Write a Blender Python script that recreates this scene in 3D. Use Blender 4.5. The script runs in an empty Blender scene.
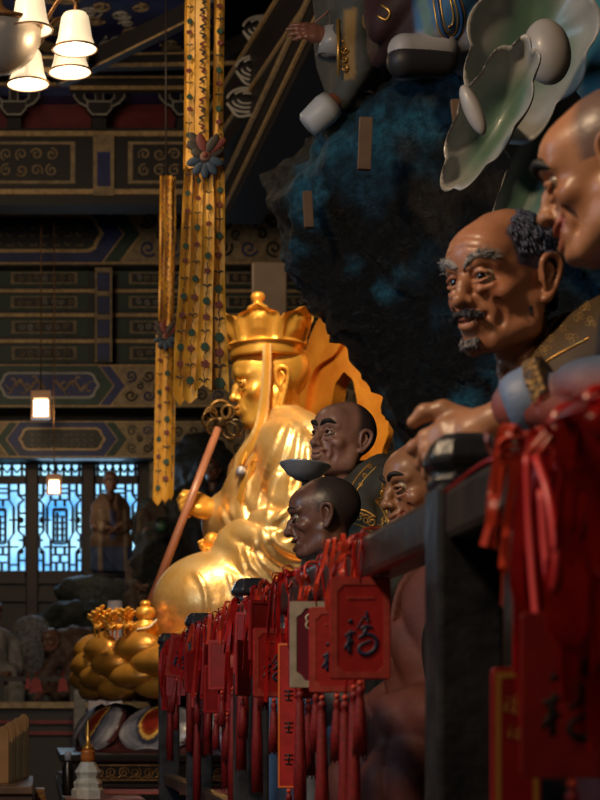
import bpy, bmesh, math, random
import numpy as np
from mathutils import Vector, Matrix, Euler, noise
random.seed(7)
COL = bpy.context.scene.collection
EYE = 1.5
K = 1.45                       # lens length against depth
FPX, PX0, PY0 = 1300.0*K, 40.0, 720.0
R = math.radians
def P(px, py, d):
    d = d*K
    return Vector(((px-PX0)/FPX*d, d, EYE+(PY0-py)/FPX*d))

# ---------------------------------------------------------------- objects
def tag(o, label=None, cat=None, group=None, kind=None):
    if label: o['label'] = label
    if cat: o['category'] = cat
    if group: o['group'] = group
    if kind: o['kind'] = kind
    return o
def thing(name, label, cat, loc=(0, 0, 0), group=None):
    o = bpy.data.objects.new(name, None); COL.objects.link(o)
    o.empty_display_size = .05
    o.location = loc
    return tag(o, label, cat, group)
def origin_of(parent):
    v = Vector((0, 0, 0))
    while parent:
        v += Vector(parent.location); parent = parent.parent
    return v
def obj(name, vf, mats, parent=None, smooth=True, cols=None, midx=None, bevel=0, angle=None, subsurf=0):
    """link ONE mesh object; verts in world coordinates (parents are unrotated while building)"""
    v, f = vf[0], vf[1]
    o0 = np.array(origin_of(parent), dtype=float)
    v = np.asarray(v, dtype=float).reshape(-1, 3) - o0
    if parent is None:                       # base point as origin
        lo, hi = v.min(0), v.max(0)
        c = np.array([(lo[0]+hi[0])/2, (lo[1]+hi[1])/2, lo[2]])
        v = v - c
    me = bpy.data.meshes.new(name)
    me.from_pydata(v.tolist(), [], f if isinstance(f, list) else f.tolist())
    if not isinstance(mats, (list, tuple)): mats = [mats]
    for m in mats: me.materials.append(m)
    if midx is not None: me.polygons.foreach_set('material_index', list(midx))
    elif len(vf) > 2 and vf[2] is not None: me.polygons.foreach_set('material_index', list(vf[2]))
    if smooth:
        me.polygons.foreach_set('use_smooth', [True]*len(me.polygons))
        if angle: me.set_sharp_from_angle(angle=R(angle))
    if cols is not None:
        a = me.color_attributes.new('Col', 'FLOAT_COLOR', 'POINT')
        c4 = np.ones((len(v), 4), dtype=np.float32); c4[:, :3] = cols
        a.data.foreach_set('color', c4.ravel())
    me.update()
    o = bpy.data.objects.new(name, me); COL.objects.link(o)
    if parent is None: o.location = c
    o.parent = parent
    if bevel:
        b = o.modifiers.new('bevel', 'BEVEL'); b.width = bevel; b.segments = 2; b.limit_method = 'ANGLE'
    if subsurf:
        s = o.modifiers.new('sub', 'SUBSURF'); s.levels = s.render_levels = subsurf
    return o
def struct(name, vf, mats, parent=None, **k):
    o = obj(name, vf, mats, parent, **k)
    if parent is None: o['kind'] = 'structure'
    return o
def copy_tree(o, parent=None):
    c = o.copy(); COL.objects.link(c)
    if parent is not None: c.parent = parent
    for ch in list(o.children): copy_tree(ch, c)
    return c

# ---------------------------------------------------------------- mesh makers: all return (verts, faces)
def join(*parts):
    V, F, M, n = [], [], [], 0
    for p in parts:
        v = np.asarray(p[0], dtype=float).reshape(-1, 3)
        V.append(v)
        for f in (p[1] if isinstance(p[1], list) else p[1].tolist()): F.append([i+n for i in f])
        M += list(p[2]) if len(p) > 2 and p[2] is not None else [0]*len(p[1])
        n += len(v)
    return np.concatenate(V), F, M
def withm(vf, i): return vf[0], vf[1], [i]*len(vf[1])
def box(lo, hi):
    x0, y0, z0 = lo; x1, y1, z1 = hi
    v = [(x0,y0,z0),(x1,y0,z0),(x1,y1,z0),(x0,y1,z0),(x0,y0,z1),(x1,y0,z1),(x1,y1,z1),(x0,y1,z1)]
    f = [(0,3,2,1),(4,5,6,7),(0,1,5,4),(1,2,6,5),(2,3,7,6),(3,0,4,7)]
    return np.array(v, float), [list(i) for i in f]
def cbox(c, s): 
    c = np.array(c, float); s = np.array(s, float)/2
    return box(c-s, c+s)
def xform(vf, M):
    v = np.asarray(vf[0], float); A = np.array(M, float)
    return (v @ A[:3,:3].T + A[:3,3],) + tuple(vf[1:])
def bar(a, b, w, h, up=(0,0,1)):
    a, b = Vector(a), Vector(b); d = b-a; L = d.length; x = d/L
    u = Vector(up); y = u.cross(x)
    if y.length < 1e-4: y = Vector((0,1,0)).cross(x)
    y.normalize(); z = x.cross(y)
    M = Matrix(((x.x,y.x,z.x,a.x),(x.y,y.y,z.y,a.y),(x.z,y.z,z.z,a.z),(0,0,0,1)))
    return xform(box((0,-w/2,-h/2),(L,w/2,h/2)), M)
def catmull(pts, n=6):
    p = [np.array(q, float) for q in pts]
    if len(p) < 3: return np.array(p)
    p = [2*p[0]-p[1]] + p + [2*p[-1]-p[-2]]
    out = []
    for i in range(1, len(p)-2):
        for k in range(n):
            t = k/n
            out.append(.5*((2*p[i])+(-p[i-1]+p[i+1])*t+(2*p[i-1]-5*p[i]+4*p[i+1]-p[i+2])*t*t+(-p[i-1]+3*p[i]-3*p[i+1]+p[i+2])*t**3))
    out.append(p[-2]); return np.array(out)
def tube(pts, r, seg=8, sx=1., smooth=0, cap=True, up=None):
    """swept round bar; r scalar or list; sx flattens across 'up'"""
    pts = np.array([tuple(q) for q in pts], float)
    r = np.array([r]*len(pts) if np.isscalar(r) else r, float)
    if smooth:
        q = np.concatenate([pts, r[:, None]], 1); q = catmull(q, smooth); pts, r = q[:, :3], np.abs(q[:, 3])
    n = len(pts); T = np.gradient(pts, axis=0); T /= np.linalg.norm(T, axis=1)[:, None]+1e-9
    u = np.array(up if up is not None else ((0, 0, 1) if abs(T[0][2]) < .9 else (1, 0, 0)), float)
    V, F = [], []
    for i in range(n):
        s = np.cross(T[i], u); s /= np.linalg.norm(s)+1e-9; u2 = np.cross(s, T[i])
        if up is None: u = u2
        for k in range(seg):
            a = 2*math.pi*k/seg
            V.append(pts[i] + r[i]*(math.cos(a)*s + math.sin(a)*u2*sx))
    for i in range(n-1):
        for k in range(seg):
            k2 = (k+1) % seg
            F.append([i*seg+k, i*seg+k2, (i+1)*seg+k2, (i+1)*seg+k])
    if cap: F.append(list(range(seg))[::-1]); F.append([(n-1)*seg+k for k in range(seg)])
    return np.array(V), F
def ribbon(pts, w, side, th=.0015, smooth=6):
    """flat strip along pts, width w along 'side' vectors, thickness th"""
    pts = np.array([tuple(q) for q in pts], float)
    w = np.array([w]*len(pts) if np.isscalar(w) else w, float)
    q = np.concatenate([pts, w[:, None]], 1)
    if smooth: q = catmull(q, smooth)
    n = len(q); T = np.gradient(q[:, :3], axis=0); T /= np.linalg.norm(T, axis=1)[:, None]+1e-9
    s = np.array(side, float)
    if s.ndim == 1: s = np.repeat(s[None], n, 0)
    else: s = np.array([s[min(len(s)-1, int(i*len(s)/n))] for i in range(n)])
    s = s - (s*T).sum(1)[:, None]*T; s /= np.linalg.norm(s, axis=1)[:, None]+1e-9
    N = np.cross(T, s)
    V, F = [], []
    for i in range(n):
        c, hw = q[i, :3], q[i, 3]/2
        V += [c-s[i]*hw-N[i]*th/2, c+s[i]*hw-N[i]*th/2, c+s[i]*hw+N[i]*th/2, c-s[i]*hw+N[i]*th/2]
    for i in range(n-1):
        for k in range(4):
            k2 = (k+1) % 4
            F.append([i*4+k, i*4+k2, i*4+4+k2, i*4+4+k])
    F.append([3, 2, 1, 0]); F.append([n*4-4, n*4-3, n*4-2, n*4-1])
    return np.array(V), F
def lathe(prof, c=(0,0,0), seg=24, a0=0, a1=2*math.pi, lobes=0, lob=0., sq=None):
    """prof list of (r, z)"""
    full = abs(a1-a0-2*math.pi) < 1e-6
    m = seg if full else seg+1
    V, F = [], []
    for r, z in prof:
        for k in range(m):
            a = a0+(a1-a0)*k/seg
            rr = r*(1+lob*abs(math.cos(lobes*a/2)) if lobes else 1)
            V.append((c[0]+rr*math.cos(a), c[1]+rr*math.sin(a), c[2]+z))
    for i in range(len(prof)-1):
        for k in range(m if full else m-1):
            k2 = (k+1) % m
            F.append([i*m+k, i*m+k2, (i+1)*m+k2, (i+1)*m+k])
    if full:
        if prof[0][0] > 1e-4: F.append(list(range(m))[::-1])
        if prof[-1][0] > 1e-4: F.append([(len(prof)-1)*m+k for k in range(m)])
    return np.array(V), F
def ball(c, r, seg=16, rings=10):
    r = (r, r, r) if np.isscalar(r) else r
    V, F = [], []
    V.append((0, 0, -1))
    for i in range(1, rings):
        t = -math.pi/2+math.pi*i/rings
        for k in range(seg):
            a = 2*math.pi*k/seg; V.append((math.cos(t)*math.cos(a), math.cos(t)*math.sin(a), math.sin(t)))
    V.append((0, 0, 1)); top = len(V)-1
    for k in range(seg):
        k2 = (k+1) % seg
        F.append([0, 1+k2, 1+k])
        for i in range(rings-2):
            F.append([1+i*seg+k, 1+i*seg+k2, 1+(i+1)*seg+k2, 1+(i+1)*seg+k])
        F.append([1+(rings-2)*seg+k, 1+(rings-2)*seg+k2, top])
    return np.array(V)*np.array(r)+np.array(tuple(c)), F
def prism(poly, y0, y1):
    """polygon of (x, z) extruded along Y from y0 (near) to y1"""
    n = len(poly)
    V = [(x, y0, z) for x, z in poly]+[(x, y1, z) for x, z in poly]
    a = sum(poly[i][0]*poly[(i+1)%n][1]-poly[(i+1)%n][0]*poly[i][1] for i in range(n))
    F = [list(range(n)), list(range(n, 2*n))[::-1]]
    for i in range(n): F.append([(i+1)%n, i, n+i, n+(i+1)%n])
    if a < 0: F = [f[::-1] for f in F]
    return np.array(V, float), F
def frameM(o, x, y, z):
    return Matrix(((x[0],y[0],z[0],o[0]),(x[1],y[1],z[1],o[1]),(x[2],y[2],z[2],o[2]),(0,0,0,1)))
def TRS(loc, rot=(0,0,0), s=1):
    return Matrix.Translation(loc) @ Euler(rot, 'XYZ').to_matrix().to_4x4() @ Matrix.Scale(s, 4)

# ---------------------------------------------------------------- sculpting with smooth solids, meshed by surface nets
class Clay:
    def __init__(s, lo, hi, h):
        s.lo = np.array(lo, np.float32); s.h = h
        s.n = np.ceil((np.array(hi)-s.lo)/h).astype(int)+1
        s.F = np.full(s.n, 1.0, np.float32)
        s.ax = [s.lo[i]+h*np.arange(s.n[i], dtype=np.float32) for i in range(3)]
    def sub(s, lo, hi):
        a = np.clip(np.floor((np.array(lo)-s.lo)/s.h).astype(int), 0, s.n)
        b = np.clip(np.ceil((np.array(hi)-s.lo)/s.h).astype(int)+1, 0, s.n)
        sl = tuple(slice(a[i], b[i]) for i in range(3))
        return sl, s.ax[0][sl[0]][:, None, None], s.ax[1][sl[1]][None, :, None], s.ax[2][sl[2]][None, None, :]
    def mix(s, sl, d, k, op):
        A = s.F[sl]
        if A.size == 0: return
        if op == 'u':
            if k > 0:
                h = np.maximum(k-np.abs(A-d), 0)/k; s.F[sl] = np.minimum(A, d)-h*h*k*.25
            else: s.F[sl] = np.minimum(A, d)
        else:
            d = -d
            if k > 0:
                h = np.maximum(k-np.abs(A-d), 0)/k; s.F[sl] = np.maximum(A, d)+h*h*k*.25
            else: s.F[sl] = np.maximum(A, d)
    def ell(s, c, r, k=.02, op='u', rot=None):
        c = np.array(c, float); r = np.array([r]*3 if np.isscalar(r) else r, float)
        m = (r.max() if rot is not None else r)+k*1.2+2*s.h
        sl, X, Y, Z = s.sub(c-m, c+m)
        X, Y, Z = X-c[0], Y-c[1], Z-c[2]
        if rot is not None:
            A = np.array(Euler(rot, 'XYZ').to_matrix().transposed(), float)
            X, Y, Z = A[0,0]*X+A[0,1]*Y+A[0,2]*Z, A[1,0]*X+A[1,1]*Y+A[1,2]*Z, A[2,0]*X+A[2,1]*Y+A[2,2]*Z
        k0 = np.sqrt((X/r[0])**2+(Y/r[1])**2+(Z/r[2])**2)
        k1 = np.sqrt((X/r[0]**2)**2+(Y/r[1]**2)**2+(Z/r[2]**2)**2)+1e-6
        s.mix(sl, (k0*(k0-1)/k1).astype(np.float32), k, op); return s
    def cap(s, a, b, ra, rb=None, k=.02, op='u'):
        rb = ra if rb is None else rb
        a, b = np.array(tuple(a), float), np.array(tuple(b), float); m = max(ra, rb)+k*1.2+2*s.h
        sl, X, Y, Z = s.sub(np.minimum(a, b)-m, np.maximum(a, b)+m)
        d = b-a; L = (d*d).sum()+1e-12
        t = np.clip(((X-a[0])*d[0]+(Y-a[1])*d[1]+(Z-a[2])*d[2])/L, 0, 1)
        D = np.sqrt((X-a[0]-t*d[0])**2+(Y-a[1]-t*d[1])**2+(Z-a[2]-t*d[2])**2)-(ra+(rb-ra)*t)
        s.mix(sl, D.astype(np.float32), k, op); return s
    def path(s, pts, r, k=.02, op='u', smooth=0):
        r = [r]*len(pts) if np.isscalar(r) else r
        if smooth:
            q = catmull([tuple(p)+(x,) for p, x in zip(pts, r)], smooth); pts = q[:, :3]; r = q[:, 3]
        for i in range(len(pts)-1): s.cap(pts[i], pts[i+1], r[i], r[i+1], k, op)
        return s
    def limb(s, pts, r, k=.02, smooth=0):
        """one tapered limb joined to the body once, without swelling at its own joints"""
        r = [r]*len(pts) if np.isscalar(r) else r
        q = np.array([tuple(p)+(x,) for p, x in zip(pts, r)], float)
        if smooth: q = catmull(q, smooth)
        m = q[:, 3].max()+k*1.2+2*s.h
        sl, X, Y, Z = s.sub(q[:, :3].min(0)-m, q[:, :3].max(0)+m); D = None
        for i in range(len(q)-1):
            a, d = q[i, :3], q[i+1, :3]-q[i, :3]; L = (d*d).sum()+1e-12
            t = np.clip(((X-a[0])*d[0]+(Y-a[1])*d[1]+(Z-a[2])*d[2])/L, 0, 1)
            e = np.sqrt((X-a[0]-t*d[0])**2+(Y-a[1]-t*d[1])**2+(Z-a[2]-t*d[2])**2)-(q[i, 3]+(q[i+1, 3]-q[i, 3])*t)
            D = e if D is None else np.minimum(D, e)
        s.mix(sl, D.astype(np.float32), k, 'u'); return s
    def sym(s, fn, pts, *a, **kw):
        getattr(s, fn)(pts, *a, **kw)
        if fn == 'path': q = [(-p[0], p[1], p[2]) for p in pts]
        else:
            q = (-pts[0], pts[1], pts[2])
            if kw.get('rot'): kw['rot'] = (kw['rot'][0], -kw['rot'][1], -kw['rot'][2])
        getattr(s, fn)(q, *a, **kw); return s
    def rbox(s, c, b, r=.01, k=.01, op='u', rot=None):
        c = np.array(c, float); b = np.array(b, float)
        m = np.linalg.norm(b)+r+k*1.2+2*s.h
        sl, X, Y, Z = s.sub(c-m, c+m); X, Y, Z = X-c[0], Y-c[1], Z-c[2]
        if rot is not None:
            A = np.array(Euler(rot, 'XYZ').to_matrix().transposed(), float)
            X, Y, Z = A[0,0]*X+A[0,1]*Y+A[0,2]*Z, A[1,0]*X+A[1,1]*Y+A[1,2]*Z, A[2,0]*X+A[2,1]*Y+A[2,2]*Z
        qx, qy, qz = np.abs(X)-b[0]+r, np.abs(Y)-b[1]+r, np.abs(Z)-b[2]+r
        D = np.sqrt(np.maximum(qx,0)**2+np.maximum(qy,0)**2+np.maximum(qz,0)**2)+np.minimum(np.maximum(np.maximum(qx,qy),qz),0)-r
        s.mix(sl, D.astype(np.float32), k, op); return s
    def warp(s, fn, band=.05):
        """add fn(X,Y,Z) to the field near its surface (folds, wrinkles)"""
        m = np.abs(s.F) < band
        i = np.nonzero(m)
        p = [s.ax[j][i[j]] for j in range(3)]
        s.F[i] += fn(*p).astype(np.float32); return s
    def mesh(s, relax=1):
        F, h = s.F, s.h
        F[0], F[-1] = np.maximum(F[0], h), np.maximum(F[-1], h)
        F[:,0], F[:,-1] = np.maximum(F[:,0], h), np.maximum(F[:,-1], h)
        F[:,:,0], F[:,:,-1] = np.maximum(F[:,:,0], h), np.maximum(F[:,:,-1], h)
        S = F < 0
        cnt = np.zeros(np.array(S.shape)-1, np.int8)
        offs = [(i,j,k) for i in (0,1) for j in (0,1) for k in (0,1)]
        n = S.shape
        for o in offs: cnt += S[o[0]:n[0]-1+o[0], o[1]:n[1]-1+o[1], o[2]:n[2]-1+o[2]]
        act = (cnt > 0) & (cnt < 8)
        I = np.array(np.nonzero(act)).T
        idx = np.full(act.shape, -1, np.int64); idx[act] = np.arange(len(I))
        C = np.stack([F[I[:,0]+o[0], I[:,1]+o[1], I[:,2]+o[2]] for o in offs], 1)
        acc = np.zeros((len(I), 3)); num = np.zeros(len(I))
        for a in range(8):
            for b in range(a+1, 8):
                oa, ob = np.array(offs[a]), np.array(offs[b])
                if np.abs(oa-ob).sum() != 1: continue
                m = (C[:,a] < 0) != (C[:,b] < 0)
                t = C[m,a]/(C[m,a]-C[m,b])
                acc[m] += oa+t[:,None]*(ob-oa); num[m] += 1
        V = s.lo+h*(I+acc/num[:,None])
        Q = []
        for ax in range(3):
            a0 = [slice(1,-1)]*3; a0[ax] = slice(0,-1); a1 = [slice(1,-1)]*3; a1[ax] = slice(1,None)
            A, B = S[tuple(a0)], S[tuple(a1)]
            for flip in (0, 1):
                m = (A & ~B) if not flip else (~A & B)
                J = np.array(np.nonzero(m)).T
                if len(J) == 0: continue
                for i in range(3):
                    if i != ax: J[:,i] += 1
                u, v = [(1,2),(2,0),(0,1)][ax]
                def g(du, dv):
                    K = J.copy(); K[:,u] -= du; K[:,v] -= dv
                    return idx[K[:,0],K[:,1],K[:,2]]
                q = np.stack([g(1,1), g(0,1), g(0,0), g(1,0)], 1)
                Q.append(q if not flip else q[:, ::-1])
        Q = np.concatenate(Q)
        for _ in range(relax):
            s_ = np.zeros_like(V); c_ = np.zeros(len(V))
            for i in range(4):
                for j in ((i+1)%4, (i+3)%4):
                    np.add.at(s_, Q[:,i], V[Q[:,j]]); np.add.at(c_, Q[:,i], 1)
            V = .6*V+.4*s_/np.maximum(c_,1)[:,None]
        return V, Q

# ---------------------------------------------------------------- materials
MATS = {}
def nodes(m):
    m.use_nodes = True; nt = m.node_tree
    return nt, nt.nodes, nt.links, nt.nodes['Principled BSDF']
def mat(name, col=(.5,.5,.5), rough=.5, metal=0., col2=None, nscale=8., ndetail=4., bump=0., bscale=40., attr=False,
        spec=.5, coat=0., emit=None, estr=0., mottle=.0, sheen=0., trans=0., alpha=1., sss=0.):
    if name in MATS: return MATS[name]
    m = bpy.data.materials.new(name); nt, N, L, B = nodes(m)
    B.inputs['Roughness'].default_value = rough; B.inputs['Metallic'].default_value = metal
    B.inputs['Specular IOR Level'].default_value = spec
    B.inputs['Coat Weight'].default_value = coat; B.inputs['Sheen Weight'].default_value = sheen
    B.inputs['Coat Roughness'].default_value = .15
    if trans: B.inputs['Transmission Weight'].default_value = trans
    if sss:
        B.inputs['Subsurface Weight'].default_value = sss
    tc = N.new('ShaderNodeTexCoord')
    if attr:
        a = N.new('ShaderNodeAttribute'); a.attribute_name = 'Col'; src = a.outputs['Color']
    else:
        rgb = N.new('ShaderNodeRGB'); rgb.outputs[0].default_value = (*col, 1); src = rgb.outputs[0]
    if col2 is not None or mottle:
        nz = N.new('ShaderNodeTexNoise'); nz.inputs['Scale'].default_value = nscale; nz.inputs['Detail'].default_value = ndetail
        L.new(tc.outputs['Object'], nz.inputs['Vector'])
        mr = N.new('ShaderNodeMapRange'); mr.inputs[1].default_value = .35; mr.inputs[2].default_value = .65
        L.new(nz.outputs['Fac'], mr.inputs[0])
        mx = N.new('ShaderNodeMix'); mx.data_type = 'RGBA'
        L.new(mr.outputs[0], mx.inputs['Factor'])
        if col2 is not None:
            L.new(src, mx.inputs['A']); mx.inputs['B'].default_value = (*col2, 1)
        else:
            mx.blend_type = 'MULTIPLY'; L.new(src, mx.inputs['A']); g = 1-mottle; mx.inputs['B'].default_value = (g, g, g, 1)
        src = mx.outputs['Result']
    L.new(src, B.inputs['Base Color'])
    if emit is not None:
        B.inputs['Emission Color'].default_value = (*emit, 1); B.inputs['Emission Strength'].default_value = estr
    if bump:
        nb = N.new('ShaderNodeTexNoise'); nb.inputs['Scale'].default_value = bscale; nb.inputs['Detail'].default_value = 5
        L.new(tc.outputs['Object'], nb.inputs['Vector'])
        bp = N.new('ShaderNodeBump'); bp.inputs['Strength'].default_value = bump; bp.inputs['Distance'].default_value = .02
        L.new(nb.outputs['Fac'], bp.inputs['Height']); L.new(bp.outputs['Normal'], B.inputs['Normal'])
    MATS[name] = m; return m
def sstep(a, b, x): 
    t = np.clip((x-a)/(b-a), 0, 1); return t*t*(3-2*t)
def lerp3(c, new, w):
    w = np.asarray(w)[:, None]; return c*(1-w)+np.array(new)[None]*w
def segdist(V, a, b):
    a, b = np.array(a, float), np.array(b, float); d = b-a
    t = np.clip(((V-a)@d)/((d@d)+1e-12), 0, 1)
    return np.linalg.norm(V-a-t[:, None]*d, axis=1)
def pathdist(V, pts):
    return np.min([segdist(V, pts[i], pts[i+1]) for i in range(len(pts)-1)], axis=0)
# ---------------------------------------------------------------- heads (unit frame: face to -Y, chin z=-.5, crown z=+.5)
EYEC = np.array((.125, -.285, .0)); EYER = .070
HAIRY = ([-.34,-.02,.06,.28,.38,.5], [.20,.17,-.15,-.20,-.09,.10])    # hairline: y against z
def head_mesh(st, h=.0095):
    g = st.get
    c = Clay((-.5, -.62, -1.0), (.5, .62, .56), h)
    w = g('wide', 1.)
    c.ell((0, .08, .13), (.335*w, .42, .37), .02)
    c.ell((0, -.07, -.14), (.265*w, .28, .36), .12)
    c.ell((0, -.20, .17), (.25*w, .20, .20), .10)                       # forehead
    jr = g('jaw', 1.)
    c.sym('path', [(.235*w, .03, -.20), (.205*w, .0, -.34), (.09, -.22, -.435)], [.085*jr, .08*jr, .075*jr], .08)
    c.ell((0, -.27-g('chinout', 0), -.43), (.10, .075, .07), .05)       # chin
    c.sym('ell', (.195*w, -.215, -.115), (.085, .075, .075), .07)       # cheekbone
    c.sym('path', [(.035, -.345, .085), (.12, -.345, .115), (.215, -.27, .09)], [.03, .036, .028], .05)  # brow ridge
    c.sym('ell', tuple(EYEC+np.array((0, -.055, .005))), (.085, .05, .045), .045, 's')        # sockets
    n = g('nose', 1.)
    c.path([(0, -.315, .06), (0, -.37-.015*n, -.03), (0, -.395-.025*n, -.135)], [.032, .036*n, .050*n], .045)
    c.ell((0, -.405-.035*n, -.15), (.045*n, .04*n, .038*n), .035)
    c.sym('ell', (.055*n, -.372, -.158), (.040*n, .05*n, .036*n), .035)
    c.sym('ell', (.030*n, -.405-.015*n, -.193), (.016, .022, .018), .012, 's')
    c.ell((0, -.285, -.285), (.135, .095, .115), .06)                     # muzzle
    sm = g('smile', .02); op = g('open', 0.)
    mw = g('mouthw', .105)
    zc = -.275
    up = [(mw, -.315, zc+sm), (mw*.5, -.372, zc+.012+sm*.3), (0, -.388, zc+.006), (-mw*.5, -.372, zc+.012+sm*.3), (-mw, -.315, zc+sm)]
    lo_ = [(mw*.95, -.312, zc-.006+sm-op*.3), (mw*.5, -.362, zc-.038-op), (0, -.376, zc-.045-op), (-mw*.5, -.362, zc-.038-op), (-mw*.95, -.312, zc-.006+sm-op*.3)]
    lr = g('lips', 1.)
    c.path(up, [.010, .021*lr, .02*lr, .021*lr, .010], .018, smooth=4)
    c.path(lo_, [.010, .023*lr, .026*lr, .023*lr, .010], .018, smooth=4)
    mid = [((a[0]), (a[1]+b[1])/2-.012, (a[2]+b[2])/2) for a, b in zip(up, lo_)]
    c.path(mid, [.004, .007+op*.5, .008+op*.6, .007+op*.5, .004], .008, 's', smooth=4)
    c.sym('ell', (mw+.018, -.31, zc+sm-.004), (.016, .02, .018), .02, 's')
    fold = g('folds', 1.)
    c.sym('path', [(.085, -.375, -.135), (.135, -.345, -.20), (.150, -.315, -.29)], .008*fold, .035, 's', smooth=4)
    if fold > 1.1:
        c.sym('path', [(.195, -.27, -.17), (.205, -.235, -.26), (.175, -.235, -.34)], .006*fold, .04, 's', smooth=4)
        c.sym('path', [(.15, -.31, -.105), (.205, -.275, -.10)], .016, .03)
    wr_ = g('wrinkles', ())
    if wr_:
        def wf(X, Y, Z):
            t = 0
            for zz in wr_: t = t+np.exp(-((Z-zz-.018*np.cos(X*16))/.011)**2)
            return .007*t*(Y < -.12)*(1-sstep(.12, .22, np.abs(X)))
        c.warp(wf, .03)
    if g('frown', 0):
        c.sym('path', [(.022, -.37, .05), (.026, -.372, .12)], .008, .018, 's')
    # eyelids
    e = EYEC; d = EYER+.012; half = g('lid', .50)
    for a0, kk in ((half, .0145), (-.42, .011)):
        pts = []
        for t in np.linspace(-1.15, 1.15, 7):
            el = a0*(math.cos(t*1.2)) if a0 > 0 else a0*(math.cos(t*1.1))
            pts.append((e[0]+d*math.sin(t)*math.cos(el), e[1]-d*math.cos(t)*math.cos(el), e[2]+d*math.sin(el)))
        c.sym('path', pts, [kk*.6, kk*.9, kk, kk, kk, kk*.9, kk*.6], .012)
    c.sym('path', [(e[0]-.075, e[1]-.02, -.055), (e[0], e[1]-.065, -.088), (e[0]+.07, e[1]-.02, -.07)], .015*g('bags', 1.), .025)
    # ears
    ez = g('earlobe', 0.); ex = .325*w
    for s in (1, -1):
        c.ell((s*(ex+.012), .09, -.03), (.03, .085, .135), .03, rot=(.12, 0, s*.35))
        c.ell((s*(ex+.05), .075, -.015), (.035, .055, .085), .02, 's', rot=(.12, 0, s*.35))
        rim = [(s*(ex+.015), .03, -.05), (s*(ex+.03), .025, .06), (s*(ex+.055), .085, .115), (s*(ex+.075), .155, .07), (s*(ex+.06), .15, -.04), (s*(ex+.03), .085, -.15-ez*.5), (s*(ex+.012), .05, -.16-ez)]
        c.path(rim, [.016, .02, .022, .022, .02, .024, .028], .014, smooth=4)
        c.path([(s*(ex+.03), .09, .06), (s*(ex+.045), .115, -.0), (s*(ex+.032), .08, -.085)], .014, .014, smooth=3)
        c.ell((s*(ex+.006), .045, -.05), (.02, .03, .03), .015)
    nt = g('neck', (0, .16, -.85)); nr = g('neckr', .20)
    c.cap((0, .10, -.25), nt, nr, nr*1.1, .08)
    c.sym('path', [(.16, .17, -.30), (.10, .06, -.62), (.03, -.03, -.86)], .03, .06)
    if g('scar'): c.path([(.0, -.2, .44), (.03, -.12, .48)], .01, .015, 's')
    amp = g('bumpy', .0)
    if amp: c.warp(lambda X, Y, Z: amp*np.sin(X*31+Z*17)*np.sin(Y*27-Z*23), .04)
    V, F = c.mesh()
    # paint
    col = np.repeat(np.array(g('skin', (.42, .19, .10)))[None], len(V), 0)
    dark = np.array(g('skin2', np.array(g('skin', (.42, .19, .10)))*.62))
    nz = np.array([noise.noise(Vector(v)*5.5) for v in V])
    col = lerp3(col, dark, .45*sstep(-.1, .5, nz))
    flush = np.exp(-((np.abs(V[:,0])-.2)**2/.006+(V[:,2]+.14)**2/.012))*(V[:,1] < -.1)
    col = lerp3(col, g('flush', (.45, .13, .07)), .45*flush)
    # grime in creases under nose and by the mouth
    fl = np.minimum(pathdist(V, [(.085, -.375, -.135), (.135, -.345, -.20), (.150, -.315, -.29)]), pathdist(V, [(-.085, -.375, -.135), (-.135, -.345, -.20), (-.150, -.315, -.29)]))
    lips = np.minimum(pathdist(V, up), pathdist(V, lo_))
    col = lerp3(col, g('lipcol', (.34, .07, .05)), .85*(1-sstep(.02, .034, lips))*(V[:,1] < -.28))
    if g('scalp') is not None:
        hl = g('hairline', 0.)
        # shaved hair: sides and back, receding at the forehead
        s1 = sstep(-.02, .10, V[:,1]+.10*sstep(.0, .3, V[:,2])*0 - hl + .25*(np.abs(V[:,0])-.22)) * sstep(-.22, -.05, V[:,2]-.6*np.maximum(-V[:,1], 0)*0)
        s1 *= 1-sstep(.02, .0, np.abs(V[:,0])-.40)*0
        er = np.abs(V[:,0]) > .345*w
        earz = er & (V[:,2] < .12) & (V[:,2] > -.3) & (V[:,1] < .22) & (V[:,1] > -.02)
        s1 = np.where(earz, 0, s1)
        if g('hairmask'): s1 = np.where(earz, 0, sstep(-.02, .03, V[:,1]-np.interp(V[:,2], *HAIRY)))
        low = (V[:,1] < .12) & (V[:,2] < .02)
        s1 = np.where(low, s1*.0, s1)
        col = lerp3(col, g('scalp'), g('scalpw', .9)*s1)
    return (V, F), col
def arc_hair(pts, r, n, spread, L, seed=1, flow=None):
    """tufts of carved hair along a path"""
    rnd = random.Random(seed); q = catmull(pts, 8); out = []
    for i in range(n):
        t = rnd.random()*(len(q)-1.001); k = int(t); p = q[k]+(q[k+1]-q[k])*(t-k)
        d = q[min(k+1, len(q)-1)]-q[max(k-1, 0)]; d /= np.linalg.norm(d)+1e-9
        off = np.array([rnd.gauss(0, 1) for _ in range(3)])*spread
        a = p+off*.5
        fl = d if flow is None else np.array(flow)
        b = a+(fl+np.array([rnd.gauss(0, .3) for _ in range(3)]))*L
        m = (a+b)/2+np.array((0, -.006, .004))
        out.append(tube([a, m, b], [r*.8, r, r*.25], 5))
    return join(*out)
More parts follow.
